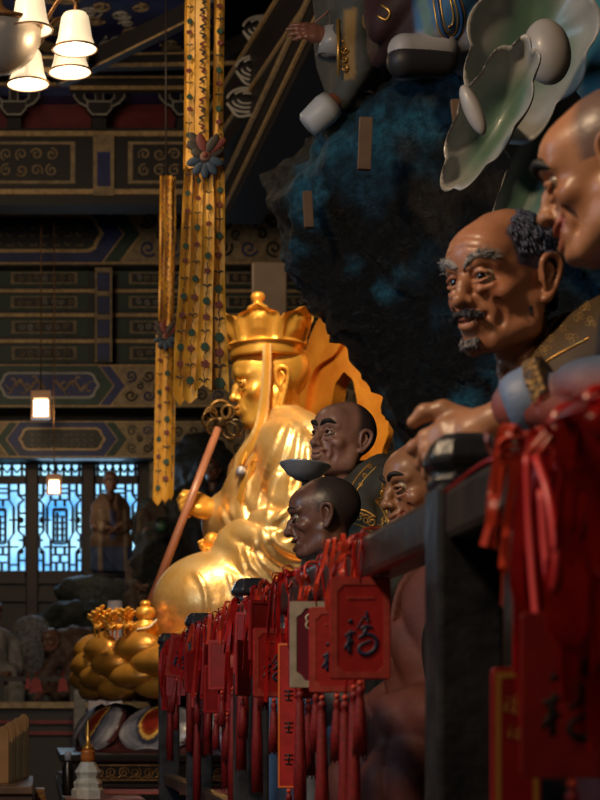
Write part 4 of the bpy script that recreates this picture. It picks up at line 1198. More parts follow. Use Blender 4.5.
for i, (px, yt, yaw, til, w) in enumerate(((263,600,30,0,.085),(249,612,-35,3,.08),(236,630,25,-4,.08),(222,640,-20,0,.085),(212,645,40,4,.08),(203,655,-15,0,.085),(194,650,20,-3,.08),
        (176,655,-25,0,.085),(171,668,15,2,.08),(243,640,55,0,.08),(229,655,-50,2,.08),(306,612,40,-2,.085),(216,665,10,0,.08))):
    plaque(px, yt, w, .15+.02*(i%3), yaw, 'plain', 'plain deep red wish plaque in the crowded row on the far railing', 'plain red plaques crowded on the far railing', X=.545+.02*(i%3), tilt=til, tl=.10+.03*(i%3))

def ribbons(px, y, d, n, L, w, seed, label, group, X=None, m=SILK, loops=2, ls=.05):
    rn = random.Random(seed); c0 = P(px, y, d) if X is None else P(px, y, X*1300/(px-40))
    root = thing('red_ribbon', label, 'ribbon', c0, group)
    c = np.array(c0)
    obj('knot', ball(tuple(c), (w*.9, w*1.0, w*.75), 12, 8), m, root)
    ctr = np.array((RX, c[1], min(c[2]-.01, RZ-.02)))
    for k in range(loops):
        a = rn.uniform(0, 6.28); s = 1 if k % 2 else -1
        p = [c, c+np.array((s*ls*.5, -.01, ls*.6)), c+np.array((s*ls*1.1, -.016+rn.uniform(-.01,.01), ls*.45)), c+np.array((s*ls*.9, -.01, -ls*.15)), c]
        obj('loop', ribbon(p, w*rn.uniform(.7,1.1), [(.2,1,.3),(.5,.8,.2),(.1,.9,.6),(.2,1,.3)], .0011, 6), m, root, angle=40)
    for k in range(n):
        s = rn.uniform(-1, 1); LL = L*rn.uniform(.45, 1.1); b = rn.uniform(-.3, .3)
        p = [c, c+np.array((s*.030, -.022, .018*rn.uniform(-.5,1.5))), c+np.array((s*.045, -.020, -LL*.3)), c+np.array((s*.05+b*.02, -.02+rn.uniform(-.012,.008), -LL*.65)), c+np.array((s*.05+b*.05, -.018, -LL))]
        sd = [(math.cos(q), math.sin(q), 0) for q in (rn.uniform(-.6,.6), rn.uniform(-.9,.9), rn.uniform(-1.2,1.2), rn.uniform(-1.2,1.2))]
        obj('tail', ribbon(p, [w*.5]+[w*rn.uniform(.6,1.25) for _ in range(4)], [sd[0],sd[0],sd[1],sd[2],sd[3]], .0010, 7), m, root, angle=40)
    # a turn of the ribbon round the rail
    lo = RZ-.085; rr = RX-.040
    obj('rail_loop', tube([(c[0], c[1], c[2]), (RX-.045, c[1]-.01, RZ-.03), (RX-.043, c[1]-.006, RZ+.001), (RX-.02, c[1], RZ+.006), (RX+.02, c[1]+.004, RZ+.006), (RX+.042, c[1]+.006, RZ-.01), (RX+.042, c[1]+.01, RZ-.06)], w*.28, 6, smooth=4), m, root)
    return root
bow_ = ribbons(528, 452, 0, 12, .24, .015, 1, 'big blurred orange-red bow with long tails tied beside the near black post', 'red ribbons tied along the railing', X=.565, m=SILKB, ls=.045)
ribbons(592, 425, 0, 10, .30, .036, 2, 'dark red ribbon bunch at the right edge of the railing', 'red ribbons tied along the railing', X=.56, m=SILK, ls=.05)
ribbons(560, 470, 0, 10, .30, .040, 12, 'wide red ribbon tails hanging between the big bow and the right edge', 'red ribbons tied along the railing', X=.56, m=SILK, ls=.03)
ribbons(357, 556, 0, 6, .10, .011, 3, 'orange-red bow with curled ends above the fully visible blue-lettered plaque', 'red ribbons tied along the railing', X=.57, m=SILKB, ls=.035)
ribbons(312, 585, 0, 6, .10, .011, 4, 'shiny red bow with an open loop above the cream-bordered wine plaque', 'red ribbons tied along the railing', X=.57, m=SILKB, ls=.03)
xs = [338,296,284,272,262,243,236,228,221,214,208,203,197,191,186,180,175,170]
for i, px in enumerate(xs):
    dd = .575*1300/(px-40); yy = 720-.335*1300/dd+3
    ribbons(px, yy, 0, 5+(i%3), .16+.05*(i%3), .010+.002*(i%2), 20+i, 'red ribbon with loose tails in the tangle along the far rail', 'tangled red ribbons along the far railing', X=.575, m=SILKB if i%3==0 else SILK, ls=.028)
# loose long tassels
for i, (px, yt, L) in enumerate(((190,660,.34),(208,664,.30),(226,668,.36),(241,662,.30),(257,676,.30),(300,690,.30),(322,700,.34),(345,700,.36),(354,690,.40),(197,690,.40),(233,690,.36),(170,690,.30))):
    d = .56*1300/(px-40); c = P(px, yt, d)
    t = thing('red_tassel', 'long red tassel hanging on a cord below the plaques', 'tassel', c, 'long red tassels below the plaques')
    tassel(t, tuple(c), L, .013, 'skirt', i)
    obj('cord', tube([tuple(c), (c.x+.01, c.y, (c.z+RZ)/2), (RX-.04, c.y, RZ-.03), (RX-.038, c.y, RZ+.004), (RX, c.y, RZ+.006)], .0022, 6, smooth=4), SILK, t)

for i, (pa, lab) in enumerate((([(527,456),(529,520),(533,580),(537,625)],'single bright red cord hanging straight from the big blurred bow'),([(536,458),(549,500),(556,560),(552,592),(546,560),(541,490)],'thin pinkish red cord hanging in a long loop from the big blurred bow'))):
    pts = [P(a, b, .515*1300/(a-40)) for a, b in pa]
    t = thing('red_streamer', lab, 'streamer', pts[0])
    obj('cord_strand', tube(pts, .0042, 8, smooth=6), mat('pink_red_cord', (.72,.05,.06), .35), t)
    obj('cord_turn', tube([pts[0], (RX-.042, pts[0].y, RZ+.002), (RX, pts[0].y, RZ+.006)], .0036, 8, smooth=5), SILKB, t)

bc_ = np.array(bow_.location)
for sx, dz, wd in ((-1,.004,.017),(1,.0,.017),(-1,-.008,.012),(1,.010,.012)):
    q4 = [bc_, bc_+np.array((sx*.014,-.018,.012+dz)), bc_+np.array((sx*.034,-.024,.010+dz)), bc_+np.array((sx*.040,-.022,.0+dz)), bc_+np.array((sx*.030,-.020,-.010+dz)), bc_+np.array((sx*.010,-.016,-.004+dz)), bc_]
    obj('bow_loop', ribbon(q4, [.006,wd,wd,wd,wd,wd*.8,.006], (.1,1,.5), .0012, 6), SILKB, bow_, angle=40)
for k, (ea, eb) in enumerate(((598,396),(585,408),(445,492))):
    e = np.array(P(ea, eb, .50*1300/(ea-40))); mid_ = (bc_+e)/2+np.array((0,-.01,.012))
    obj('string_end', tube([bc_, mid_, e], [.003,.0028,.002], 7, smooth=5), SILK, bow_)
# ---------------------------------------------------------------- the hall
WY = 13.0*K                       # back wall
FLOOR = mat('stone_floor', (.07,.068,.065), .4, col2=(.045,.044,.042), nscale=3)
DARKW = mat('dark_timber', (.030,.021,.018), .5, mottle=.3, nscale=6, bump=.1)
DARKRED = mat('dark_red_timber', (.030,.011,.010), .5, mottle=.3, nscale=6)
XL, XR = -3.2, 4.6; ZC = 9.0; YB = -2.0
struct('floor', box((XL-.2, YB-.2, -.1), (XR+.2, WY+.4, 0)), FLOOR, smooth=False)
struct('wall_left', box((XL-.2, YB, 0), (XL, WY, ZC)), DARKRED, smooth=False)
struct('wall_right', box((XR, YB, 0), (XR+.2, WY, ZC)), DARKW, smooth=False)
struct('wall_front', box((XL-.2, YB-.2, 0), (XR+.2, YB, ZC)), DARKW, smooth=False)
struct('ceiling', box((XL-.2, YB-.2, ZC), (XR+.2, WY+.4, ZC+.15)), mat('ceiling_board', (.02,.022,.035), .6, mottle=.3), smooth=False)
# platform of the monks
struct('trim_1', box((.5, .4, 0), (XR, 6.25*K, PLAT)), mat('dark_stone_platform', (.05,.045,.045), .5, mottle=.3), smooth=False, bevel=.01)
# painted-beam colours
PB = mat('beam_blue', (.018,.030,.16), .5, mottle=.35, nscale=10)
PG = mat('beam_green', (.016,.055,.040), .5, mottle=.35, nscale=10)
PGOLD = mat('beam_gold_line', (.56,.38,.18), .5, .25, mottle=.4, nscale=30)
PTAN = mat('beam_tan', (.38,.275,.15), .55, mottle=.45, nscale=18)
PBLK = mat('beam_black', (.014,.012,.013), .5)
PRED = mat('bracket_red', (.16,.012,.016), .5, mottle=.3)
PWHT = mat('beam_pale', (.42,.40,.36), .5, mottle=.2, nscale=30)
BM = [PBLK, PB, PG, PGOLD, PTAN, PRED, PWHT]
def Q(px, py, d): v = P(px, py, d); return v.x, v.z
def plate(poly, y, th): return prism(poly, y-th, y)
def off(poly, k, c):
    return [(c[0]+(p[0]-c[0])*k[0], c[1]+(p[1]-c[1])*k[1]) for p in poly]
def cartouche(x0, x1, z0, z1, tip=.6):
    h = (z1-z0)/2; cz = (z0+z1)/2; t = h*tip
    return [(x0,cz),(x0+t*.5,cz-h*.45),(x0+t*.7,cz-h*.8),(x0+t*1.3,z0),(x1-t*1.3,z0),(x1-t*.7,cz-h*.8),(x1-t*.5,cz-h*.45),(x1,cz),(x1-t*.5,cz+h*.45),(x1-t*.7,cz+h*.8),(x1-t*1.3,z1),(x0+t*1.3,z1),(x0+t*.7,cz+h*.8),(x0+t*.5,cz+h*.45)]
def lines2(polys, y, r, idx, closed=True):
    out = []
    for p in polys:
        q = [(a, y, b) for a, b in p]+([(p[0][0], y, p[0][1])] if closed else [])
        out.append(withm(tube(q, r, 5), idx))
    return out
def painted_beam(name, x0, x1, z0, z1, yf, depth, cx0, cx1, fill, ground, ring2, motif, rep=1):
    """one beam: body, cartouche on its face with coloured surrounds, chevrons and scroll ends"""
    h = z1-z0; cz = (z0+z1)/2; parts = [withm(box((x0,yf,z0),(x1,yf+depth,z1)), 0)]
    t = .006
    parts.append(withm(plate([(x0,z0+h*.05),(x1,z0+h*.05),(x1,z1-h*.05),(x0,z1-h*.05)], yf, t), 4))
    parts += [withm(bar((x0,yf-.01,zz),(x1,yf-.01,zz), .02, h*.035), 3) for zz in (z0+h*.04, z1-h*.04)]
    def chev(a, b, k, idx, th):
        m = h*.45
        pl = [(a-k,cz-m),(b+k,cz-m),(b+k+m*.75,cz),(b+k,cz+m),(a-k,cz+m),(a-k-m*.75,cz)]
        parts.append(withm(plate(pl, yf-th, .006), idx)); return pl
    a, b = cx0+h*.35, cx1-h*.35
    for k, idx in ((h*.62,3),(h*.58,ring2),(h*.34,3),(h*.31,ground)):
        th = .006*(1+[.62,.58,.34,.31].index(round(k/h,2)))
        chev(a, b, k, idx, th)
    th = .032
    c1 = cartouche(cx0, cx1, z0+h*.20, z1-h*.20)
    parts.append(withm(plate(c1, yf-th, .008), 6 if motif == 'dragon' else 3))
    c2 = cartouche(cx0+h*.07, cx1-h*.07, z0+h*.25, z1-h*.25)
    parts.append(withm(plate(c2, yf-th-.008, .006), fill))
    yy = yf-th-.016
    rn = random.Random(int(x0*100+z0*977) & 0xffff)
    if motif == 'lattice':
        n = max(4, int((cx1-cx0)/(h*.22))); g = h*.19
        for i in range(n):
            for j in (-1, 0, 1):
                x = cx0+h*.3+(cx1-cx0-h*.6)*(i+.5)/n; z = cz+j*g*.75
                pl = [(x-g*.3,z),(x,z-g*.3),(x+g*.3,z),(x,z+g*.3)] if (i+j)%2 else [(x-g*.26,z-g*.26),(x+g*.26,z-g*.26),(x+g*.26,z+g*.26),(x-g*.26,z+g*.26)]
                parts += lines2([pl], yy, h*.012, 4)
    elif motif == 'dragon':
        m = (cx0+cx1)/2
        for sgn in (-1, 1):
            pts = [(m+sgn*(.1*h+i*(cx1-cx0)*.035), yy, cz+h*.10*math.sin(i*1.25+sgn)) for i in range(12)]
            parts.append(withm(tube(pts, [h*.035*(1-.06*i) for i in range(12)], 6, smooth=4), 3))
            for i in range(9):
                p = pts[i+1]; parts.append(withm(tube([p, (p[0]+sgn*.05*h, yy, p[2]+h*.11*(1 if i%2 else -1)), (p[0]+sgn*.12*h, yy, p[2]+h*.08*(1 if i%2 else -1))], h*.014, 5, smooth=3), 3))
    # scroll ends
    for sgn, xe, lim in ((-1, a-h*1.05, x0), (1, b+h*1.05, x1)):
        x = xe
        while (x > lim+h*.1 if sgn < 0 else x < lim-h*.1):
            for j in (-1, 1):
                s = spiral(x, cz+j*h*.22, h*.14, 1.3, rn.uniform(0,6), sgn*j, 14)
                parts += lines2([s], yf-t-.004, h*.022, 0 if rn.random() < .6 else 1, False)
            parts += lines2([spiral(x+sgn*h*.2, cz, h*.09, 1.2, rn.uniform(0,6), -sgn, 12)], yf-t-.004, h*.02, 0, False)
            x += sgn*h*.40
    return struct(name, join(*parts), BM, smooth=False)
# three great painted beams over the windows (front faces given in the photograph's frame, d = 12.6)
D = 12.6; YF = D*K
def bz(py, d=D): return EYE+(720-py)/1300*d
def bx(px, d=D): return (px-40)/1300*d
painted_beam('trim_2', XL, XR, bz(266), bz(203), YF, .4, bx(-95), bx(104), 0, 1, 2, 'lattice')
painted_beam('trim_3', XL, XR, bz(408), bz(364), YF, .4, bx(-2), bx(100), 1, 2, 1, 'dragon')
painted_beam('trim_4', XL, XR, bz(457), bz(419), YF+.1, .3, bx(18), bx(106), 0, 1, 2, 'lattice')
# between them: three boards with sunk panels, a strut in front
def panel_board(name, y0, y1, d, x0, x1, seed):
    z0, z1 = bz(y1, d), bz(y0, d); yf = d*K; h = z1-z0
    parts = [withm(box((x0,yf,z0),(x1,yf+.2,z1)), 0), withm(bar((x0,yf-.015,z1-h*.07),(x1,yf-.015,z1-h*.07), .04, h*.14), 3)]
    xs_ = [bx(p, d) for p in (-360,-215,-110,2,92)]+[bx(p, d) for p in (116,225,340)]; rn = random.Random(seed)
    edges = [(bx(-225,d),bx(-120,d)),(bx(-112,d),bx(-8,d)),(bx(0,d),bx(88,d)),(bx(118,d),bx(205,d)),(bx(215,d),bx(330,d)),(bx(340,d),XR-.1)]
    for a, b in edges:
        if b < x0 or a > x1: continue
        parts.append(withm(box((a,yf-.012,z0+h*.14),(b,yf,z1-h*.2)), 2))
        a2, b2 = a+h*.45, b-h*.45
        parts.append(withm(box((a2,yf-.02,z0+h*.24),(b2,yf-.01,z1-h*.28)), 4))
        parts.append(withm(box((a2+.03,yf-.026,z0+h*.30),(b2-.03,yf-.018,z1-h*.34)), 0))
        x = a2+.10
        while x < b2-.06:
            parts += lines2([spiral(x, (z0+z1)/2-h*.02, h*.13, 1.2, rn.uniform(0,6), rn.choice((-1,1)), 12)], yf-.03, h*.024, 4 if rn.random() < .7 else 6, False); x += h*.34
    return struct(name, join(*parts), BM, smooth=False)
panel_board('trim_5', 266, 290, 12.75, XL, XR, 1)
panel_board('trim_6', 290, 314, 12.75, XL, XR, 2)
panel_board('trim_7', 314, 340, 12.75, XL, XR, 3)
panel_board('trim_8', 340, 366, 12.75, XL, XR, 4)
def strut(name, px0, px1, y0, y1, d, n):
    x0, x1, z0, z1 = bx(px0,d), bx(px1,d), bz(y1,d), bz(y0,d); yf = d*K; w = x1-x0
    parts = [withm(box((x0,yf,z0),(x1,yf+.15,z1)), 0), withm(box((x0,yf-.01,z0),(x0+w*.12,yf,z1)), 4), withm(box((x1-w*.12,yf-.01,z0),(x1,yf,z1)), 4)]
    for i in range(n):
        a = z0+(z1-z0)*i/n; b = z0+(z1-z0)*(i+1)/n
        parts.append(withm(box((x0+w*.16,yf-.008,a+(b-a)*.1),(x1-w*.16,yf,b-(b-a)*.25)), 1))
        parts.append(withm(box((x0,yf-.016,b-(b-a)*.20),(x1,yf,b)), 4))
    return struct(name, join(*parts), BM, smooth=False)
strut('trim_9', 95, 112, 268, 362, 12.5, 4)
# upper beam with bracket row, dark panels (nearer, d = 11)
D2 = 11.2
def upper():
    yf = D2*K; parts = []
    def b_(y0, y1, idx, dy=0): parts.append(withm(box((XL, yf-dy, bz(y1,D2)), (XR, yf+.3, bz(y0,D2))), idx))
    b_(128, 205, 0); b_(132, 137, 3, .03); b_(190, 195, 3, .03)
    for a, b in ((-130,-40),(-25,75),(128,230),(245,330)):
        x0, x1 = bx(a,D2), bx(b,D2)
        parts.append(withm(box((x0,yf-.012,bz(184,D2)),(x1,yf,bz(142,D2))), 4)); parts.append(withm(box((x0+.04,yf-.02,bz(181,D2)),(x1-.04,yf-.01,bz(145,D2))), 0))
        rn = random.Random(a)
        x = x0+.14
        while x < x1-.1:
            for j in (-1, 1): parts.extend(lines2([spiral(x, bz(163+j*8,D2), .055, 1.3, rn.uniform(0,6), j, 12)], yf-.022, .009, 4, False))
            x += .13
    for a in (-45, 93):
        x0, x1 = bx(a,D2), bx(a+21,D2)
        parts.append(withm(box((x0,yf-.05,bz(197,D2)),(x1,yf,bz(136,D2))), 4)); parts.append(withm(box((x0+.035,yf-.06,bz(188,D2)),(x1-.035,yf-.04,bz(154,D2))), 1))
    return struct('trim_10', join(*parts), BM, smooth=False)
upper()
yr = 11.5*K
struct('trim_11', join(withm(box((XL,yr,bz(128,D2)),(XR,yr+.2,bz(84,D2))), 5), withm(box((XL,yr-.25,bz(88,D2)),(XR,yr+.2,bz(78,D2))), 1), withm(box((XL,yr-.3,bz(80,D2)),(XR,yr+.2,bz(77,D2))), 3)), BM, smooth=False)
def bracket(px):
    """stepped wooden bracket with pale outlines"""
    d = 11.2; yf = d*K; u = d/1300; cx = bx(px,d); cz = bz(104,d)
    def pl(pts): return [(cx+a*u, cz-b*u) for a, b in pts]
    body = pl([(-12,2),(12,2),(12,9),(7,15),(-7,15),(-12,9)])
    r = [(12,6),(20,2),(25,-4),(25,-10),(15,-10),(15,-3),(11,0)]
    parts = [withm(plate(body, yf, .12), 0), withm(plate(pl(r), yf, .08), 0), withm(plate(pl([(-a,b) for a,b in r]), yf, .08), 0), withm(plate(pl([(-4,-24),(4,-24),(4,3),(-4,3)]), yf-.02, .08), 0)]
    parts += lines2([body], yf-.125, .008, 6)+lines2([pl(r), pl([(-a,b) for a,b in r])], yf-.085, .009, 6)+lines2([pl([(-4,-24),(-4,2)]), pl([(4,-24),(4,2)])], yf-.105, .006, 6, False)
    parts.append(withm(box((cx-.06, yf-.02, bz(130,d)), (cx+.06, yf+.45, bz(110,d))), 0))
    return join(*parts)
for i, px in enumerate((-65, 14, 99, 184, 269)):
    t = tag(obj('roof_bracket', bracket(px), BM, smooth=False), None, 'bracket', 'outlined roof brackets along the red band')
    t['label'] = 'dark stepped roof bracket with pale outlines against the red band'
# ceiling: dark blue painted boards with cloud scrolls and gold ribs
CZ = 7.15
def ceil_panel():
    parts = [withm(box((XL, 7.2*K, CZ), (1.45, 11.3*K, CZ+.1)), 1)]
    rn = random.Random(5)
    for i in range(70):
        x, y = rn.uniform(-.6, 1.4), rn.uniform(9.6, 11.2)*K
        s = spiral(x, y, rn.uniform(.06,.14), 1.5, rn.uniform(0,6), rn.choice((-1,1)), 14)
        parts.append(withm(tube([(a, b, CZ-.01) for a, b in s], .012, 5), 6 if i%4==0 else 4))
    return struct('trim_12', join(*parts), BM, smooth=False)
ceil_panel()
def rib(a, b, w=.10, h=.14, n=None):
    return join(withm(bar(a, b, w, h), 0), withm(bar(Vector(a)+Vector((0,-w*.52,-h*.42)), Vector(b)+Vector((0,-w*.52,-h*.42)), .012, .03), 3), withm(bar(Vector(a)+Vector((0,-w*.52,h*.3)), Vector(b)+Vector((0,-w*.52,h*.3)), .012, .016), 3))
for i, (a, b) in enumerate(((P(60,78,9.6), P(205,6,9.0)), (P(90,62,10.4), P(300,58,10.4)), (P(-40,64,9.3), P(88,66,9.3)), (P(70,84,10.8), P(200,84,10.8)), (P(225,52,10.2), P(262,36,9.8)))):
    struct('trim_%d' % (13+i), rib(a, b, .11, .12), BM, smooth=False)
# skewed eave beam on the right with gilt edge
A, B = P(204,160,11.0), P(318,-12,8.4)
struct('trim_18', join(withm(bar(A, B, .12, .50), 0), withm(bar(A+Vector((-.07,-.05,.24)), B+Vector((-.07,-.05,.24)), .02, .03), 3), withm(bar(A+Vector((-.07,-.05,-.10)), B+Vector((-.07,-.05,-.10)), .02, .022), 3)), BM, smooth=False)
A2_, B2_ = P(242,200,10.4), P(352,-20,8.0)
struct('trim_19', join(withm(bar(A2_, B2_, .3, .40), 0), withm(bar(A2_+Vector((-.17,0,.1)), B2_+Vector((-.17,0,.1)), .02, .05), 4), withm(bar(A2_+Vector((-.17,0,-.12)), B2_+Vector((-.17,0,-.12)), .02, .03), 3)), BM, smooth=False)
# carved cloud brackets under the eave
for i, (px, py) in enumerate(((262,28),(255,68),(246,100))):
    d = 9.6; v = P(px, py, d); u = d/1300; parts = []
    for k in range(3):
        parts.append(withm(tube([(v.x+(19-5*k)*u*math.cos(a), v.y-.02*k, v.z+(12-3.4*k)*u*math.sin(a)) for a in np.linspace(-2.9, 3.0-.5*k, 26)], .011-.002*k, 6), 6))
    parts.append(withm(tube([(v.x-19*u, v.y, v.z-3*u),(v.x-8*u, v.y, v.z-16*u),(v.x+8*u,v.y,v.z-15*u),(v.x+20*u,v.y,v.z-22*u)], .010, 6, smooth=5), 6))
    parts.append(withm(xform(ball((0,0,0), (18*u,.05,11*u), 16, 8), Matrix.Translation((v.x, v.y+.05, v.z))), 0))
    parts.append(withm(bar((v.x, v.y+.05, v.z), (v.x+.35, v.y+.3, v.z+.1), .06, .06), 0))
    tag(obj('cloud_bracket', join(*parts), BM), ('topmost','middle','lowest')[i]+' of three carved cloud brackets with pale coils under the eave', 'bracket', 'carved cloud brackets under the eave')
# ---------------------------------------------------------------- back wall with lattice windows
WZ0, WZ1 = bz(574,13), bz(462,13)
wins = [(-33,27),(37,83),(94,139),(335,380)]
def wx(p): return (p-40)/1300*13
edges = [XL]+[q for a, b in wins for q in (wx(a), wx(b))]+[XR]
wp = [box((XL,WY,0),(XR,WY+.2,WZ0)), box((XL,WY,WZ1),(XR,WY+.2,ZC))]
for i in range(0, len(edges), 2): wp.append(box((edges[i],WY,WZ0),(edges[i+1],WY+.2,WZ1)))
struct('wall_back', join(*wp), DARKW, smooth=False)
LATT = mat('dark_lattice', (.010,.009,.010), .6)
def lit_pane():
    m = bpy.data.materials.new('daylit_paper'); nt, N, L, Bs = nodes(m)
    Bs.inputs['Base Color'].default_value = (.02,.04,.06,1); Bs.inputs['Roughness'].default_value = .4
    tc = N.new('ShaderNodeTexCoord'); nz = N.new('ShaderNodeTexNoise'); nz.inputs['Scale'].default_value = 2.2
    L.new(tc.outputs['Object'], nz.inputs['Vector'])
    cr = N.new('ShaderNodeValToRGB'); cr.color_ramp.elements[0].color = (.05,.30,.70,1); cr.color_ramp.elements[0].position = .36
    cr.color_ramp.elements[1].color = (.42,.80,1,1); cr.color_ramp.elements[1].position = .62
    L.new(nz.outputs['Fac'], cr.inputs['Fac']); L.new(cr.outputs['Color'], Bs.inputs['Emission Color']); Bs.inputs['Emission Strength'].default_value = 1.8
    return m
PANE = lit_pane()
def window(i, a, b):
    x0, x1 = wx(a), wx(b); w = x1-x0; h = WZ1-WZ0; y = WY-.02
    z_ = lambda t: WZ0+h*t; x_ = lambda t: x0+w*t
    pane = struct('window_%d' % i, box((x0,WY+.06,WZ0),(x1,WY+.08,WZ1)), PANE, smooth=False)
    L_ = []; r = .017
    def ln(pts, rr=r):
        for p, q in zip(pts, pts[1:]): L_.append(bar((x_(p[0]),y,z_(p[1])), (x_(q[0]),y,z_(q[1])), .03, rr, up=(0,1,0)) if False else bar((x_(p[0]),y,z_(p[1])), (x_(q[0]),y,z_(q[1])), .03, rr))
    fr = [box((x0-.04,y-.03,WZ0-.04),(x0+.02,y+.03,WZ1+.04)), box((x1-.02,y-.03,WZ0-.04),(x1+.04,y+.03,WZ1+.04)), box((x0,y-.03,WZ0-.04),(x1,y+.03,WZ0+.03)), box((x0,y-.03,WZ1-.03),(x1,y+.03,WZ1+.04)), box((x0,y-.03,z_(.80)),(x1,y+.03,z_(.875)))]
    obj('frame', join(*fr), DARKRED, pane, smooth=False)
    # upper small lattice of knots
    for k in range(6):
        c_ = (k+.5)/6
        ln([(c_-.083,.90),(c_,.96),(c_+.083,.90)]); ln([(c_,.875),(c_,1.)], r*.7)
    # long panel: frames within frames, links and centre key
    for t in (.16,.5,.84): pass
    for s in (0, 1):
        m = lambda x: 1-x if s else x
        ln([(m(.14),.03),(m(.14),.20),(m(.05),.24),(m(.05),.34),(m(.14),.38),(m(.14),.62),(m(.05),.66),(m(.14),.70),(m(.14),.80)], r*1.1)
        ln([(m(.30),.03),(m(.30),.30),(m(.22),.36),(m(.22),.60),(m(.30),.66),(m(.30),.80)], r)
        for zz in (.12,.30,.42,.54,.70): ln([(m(.0),zz),(m(.14),zz)], r*1.1)
        for zz in (.08,.24,.48,.74): ln([(m(.14),zz),(m(.30),zz)], r)
        L_.append(ball((x_(m(.10)), y, z_(.48)), (w*.05,.015,h*.03), 10, 6)); L_.append(ball((x_(m(.10)), y, z_(.20)), (w*.05,.015,h*.025), 10, 6))
    for zz in (.10,.17,.24,.66,.72,.76): ln([(.30,zz),(.70,zz)], r)
    for xx, za, zb_ in ((.42,.03,.10),(.58,.03,.10),(.5,.10,.17),(.4,.17,.24),(.6,.17,.24),(.5,.66,.72),(.4,.60,.66),(.6,.60,.66)): ln([(xx,za),(xx,zb_)], r)
    for k in range(6):
        zz = .29+k*.055
        ln([(.36,zz),(.64,zz)], r*.9)
    ln([(.36,.27),(.36,.58),(.64,.58),(.64,.27),(.36,.27)], r*1.1); ln([(.44,.29),(.44,.55)], r*.8); ln([(.55,.29),(.55,.52)], r*.8)
    obj('lattice', join(*L_), LATT, pane, smooth=False)
for i, (a, b) in enumerate(wins): window(i+1, a, b)
for i, p in enumerate((32, 88)):
    struct('trim_%d' % (20+i), box((wx(p)-.06,WY-.10,0),(wx(p)+.06,WY,WZ1+.1)), DARKRED, smooth=False, bevel=.01)
struct('trim_22', box((wx(140),WY-.12,0),(wx(150),WY,WZ1+.15)), DARKW, smooth=False)
for i, (py0, py1) in enumerate(((578,584),(596,602))):
    struct('trim_%d' % (23+i), box((XL,WY-.06,bz(py1,13)),(wx(150),WY,bz(py0,13))), DARKRED, smooth=False)
struct('trim_25', box((wx(148),WY-.3,0),(wx(153),WY-.05,bz(452,13))), PTAN, smooth=False)
# ---------------------------------------------------------------- overhanging painted rock and what stands on it
def rough_rock(c, amp=.06, sc=2.2, seed=0, fine=.018):
    V, F = c.mesh(1)
    v0 = V[F[:,1]]-V[F[:,0]]; v1 = V[F[:,3]]-V[F[:,0]]
    fn = np.cross(v0, v1); N = np.zeros_like(V)
    for i in range(4): np.add.at(N, F[:,i], fn)
    N /= np.linalg.norm(N, axis=1)[:,None]+1e-9
    o = Vector((seed*3.1, seed*1.7, seed*.9))
    d = np.empty(len(V))
    for i, v in enumerate(V):
        p = Vector(v)*sc+o
        d[i] = amp*(noise.ridged_multi_fractal(p, 1., 2.1, 4, 1., 2.)-1.1)*.6+fine*noise.noise(p*6.5)+fine*.7*abs(noise.noise(p*13))
    return V+N*d[:,None], F
def rock_paint(V, base, tints, seed=0):
    col = np.repeat(np.array(base)[None], len(V), 0)
    for k, (c, sc, lo, hi, wt) in enumerate(tints):
        n = np.array([noise.noise(Vector(v)*sc+Vector((k*7.3+seed, k*2.1, seed)))+.5*noise.noise(Vector(v)*sc*4.3+Vector((seed, k*5.1, 3)))  for v in V])
        col = lerp3(col, c, wt*sstep(lo, hi, n))
    return col
def rock_mat():
    m = mat('painted_rock', attr=True, rough=.55, mottle=.6, nscale=28)
    nt, N, L, B = nodes(m); tc = N.new('ShaderNodeTexCoord')
    n1 = N.new('ShaderNodeTexNoise'); n1.inputs['Scale'].default_value = 30; n1.inputs['Detail'].default_value = 9; n1.inputs['Roughness'].default_value = .7
    L.new(tc.outputs['Object'], n1.inputs['Vector'])
    b = N.new('ShaderNodeBump'); b.inputs['Strength'].default_value = 1.; b.inputs['Distance'].default_value = .05
    L.new(n1.outputs['Fac'], b.inputs['Height']); L.new(b.outputs['Normal'], B.inputs['Normal']); return m
ROCK = rock_mat()
def pe(c, px, py, d, rx, rz, ry=None, k=.12, dy=0):
    p = P(px, py, d); u = d/1300
    c.ell((p.x, p.y+dy, p.z), (rx*u, ry if ry else (rx+rz)*.5*u*1.1, rz*u), k)
rc = Clay((.72, 4.9, .75), (4.3, 9.2, 4.3), .032)
pe(rc, 345, 190, 5.0, 64, 70); pe(rc, 325, 215, 5.1, 44, 55); pe(rc, 400, 170, 4.9, 75, 72); pe(rc, 430, 215, 4.9, 95, 100); pe(rc, 380, 275, 5.0, 72, 60)
pe(rc, 420, 330, 5.0, 62, 62); pe(rc, 452, 390, 5.0, 58, 80); pe(rc, 490, 250, 4.9, 100, 140); pe(rc, 560, 300, 5.0, 150, 230, .7); pe(rc, 480, 520, 5.1, 85, 200, .5)
pe(rc, 520, 130, 4.8, 120, 60); pe(rc, 640, 500, 5.2, 160, 330, .8); pe(rc, 700, 250, 5.2, 190, 260, .9); pe(rc, 455, 130, 4.8, 85, 50)
pe(rc, 372, 118, 5.0, 40, 32); pe(rc, 303, 200, 5.15, 22, 34)
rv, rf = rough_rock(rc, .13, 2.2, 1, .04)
rcol = rock_paint(rv, (.008,.009,.011), [((.013,.017,.025), 3.2, .05, .6, .6), ((.022,.10,.17), 1.6, -.05, .3, .9), ((.05,.27,.42), 2.6, .05, .45, .8), ((.085,.060,.035), 1.9, .30, .6, .6), ((.006,.006,.007), 5., .15, .6, .7)], 2)  # teal is the rock's blue paint, brightened to stand for blue lamp light
tag(obj('overhanging_rock', (rv, rf), ROCK, cols=rcol), 'huge black overhanging rock streaked with teal blue behind the old monk', 'rock')
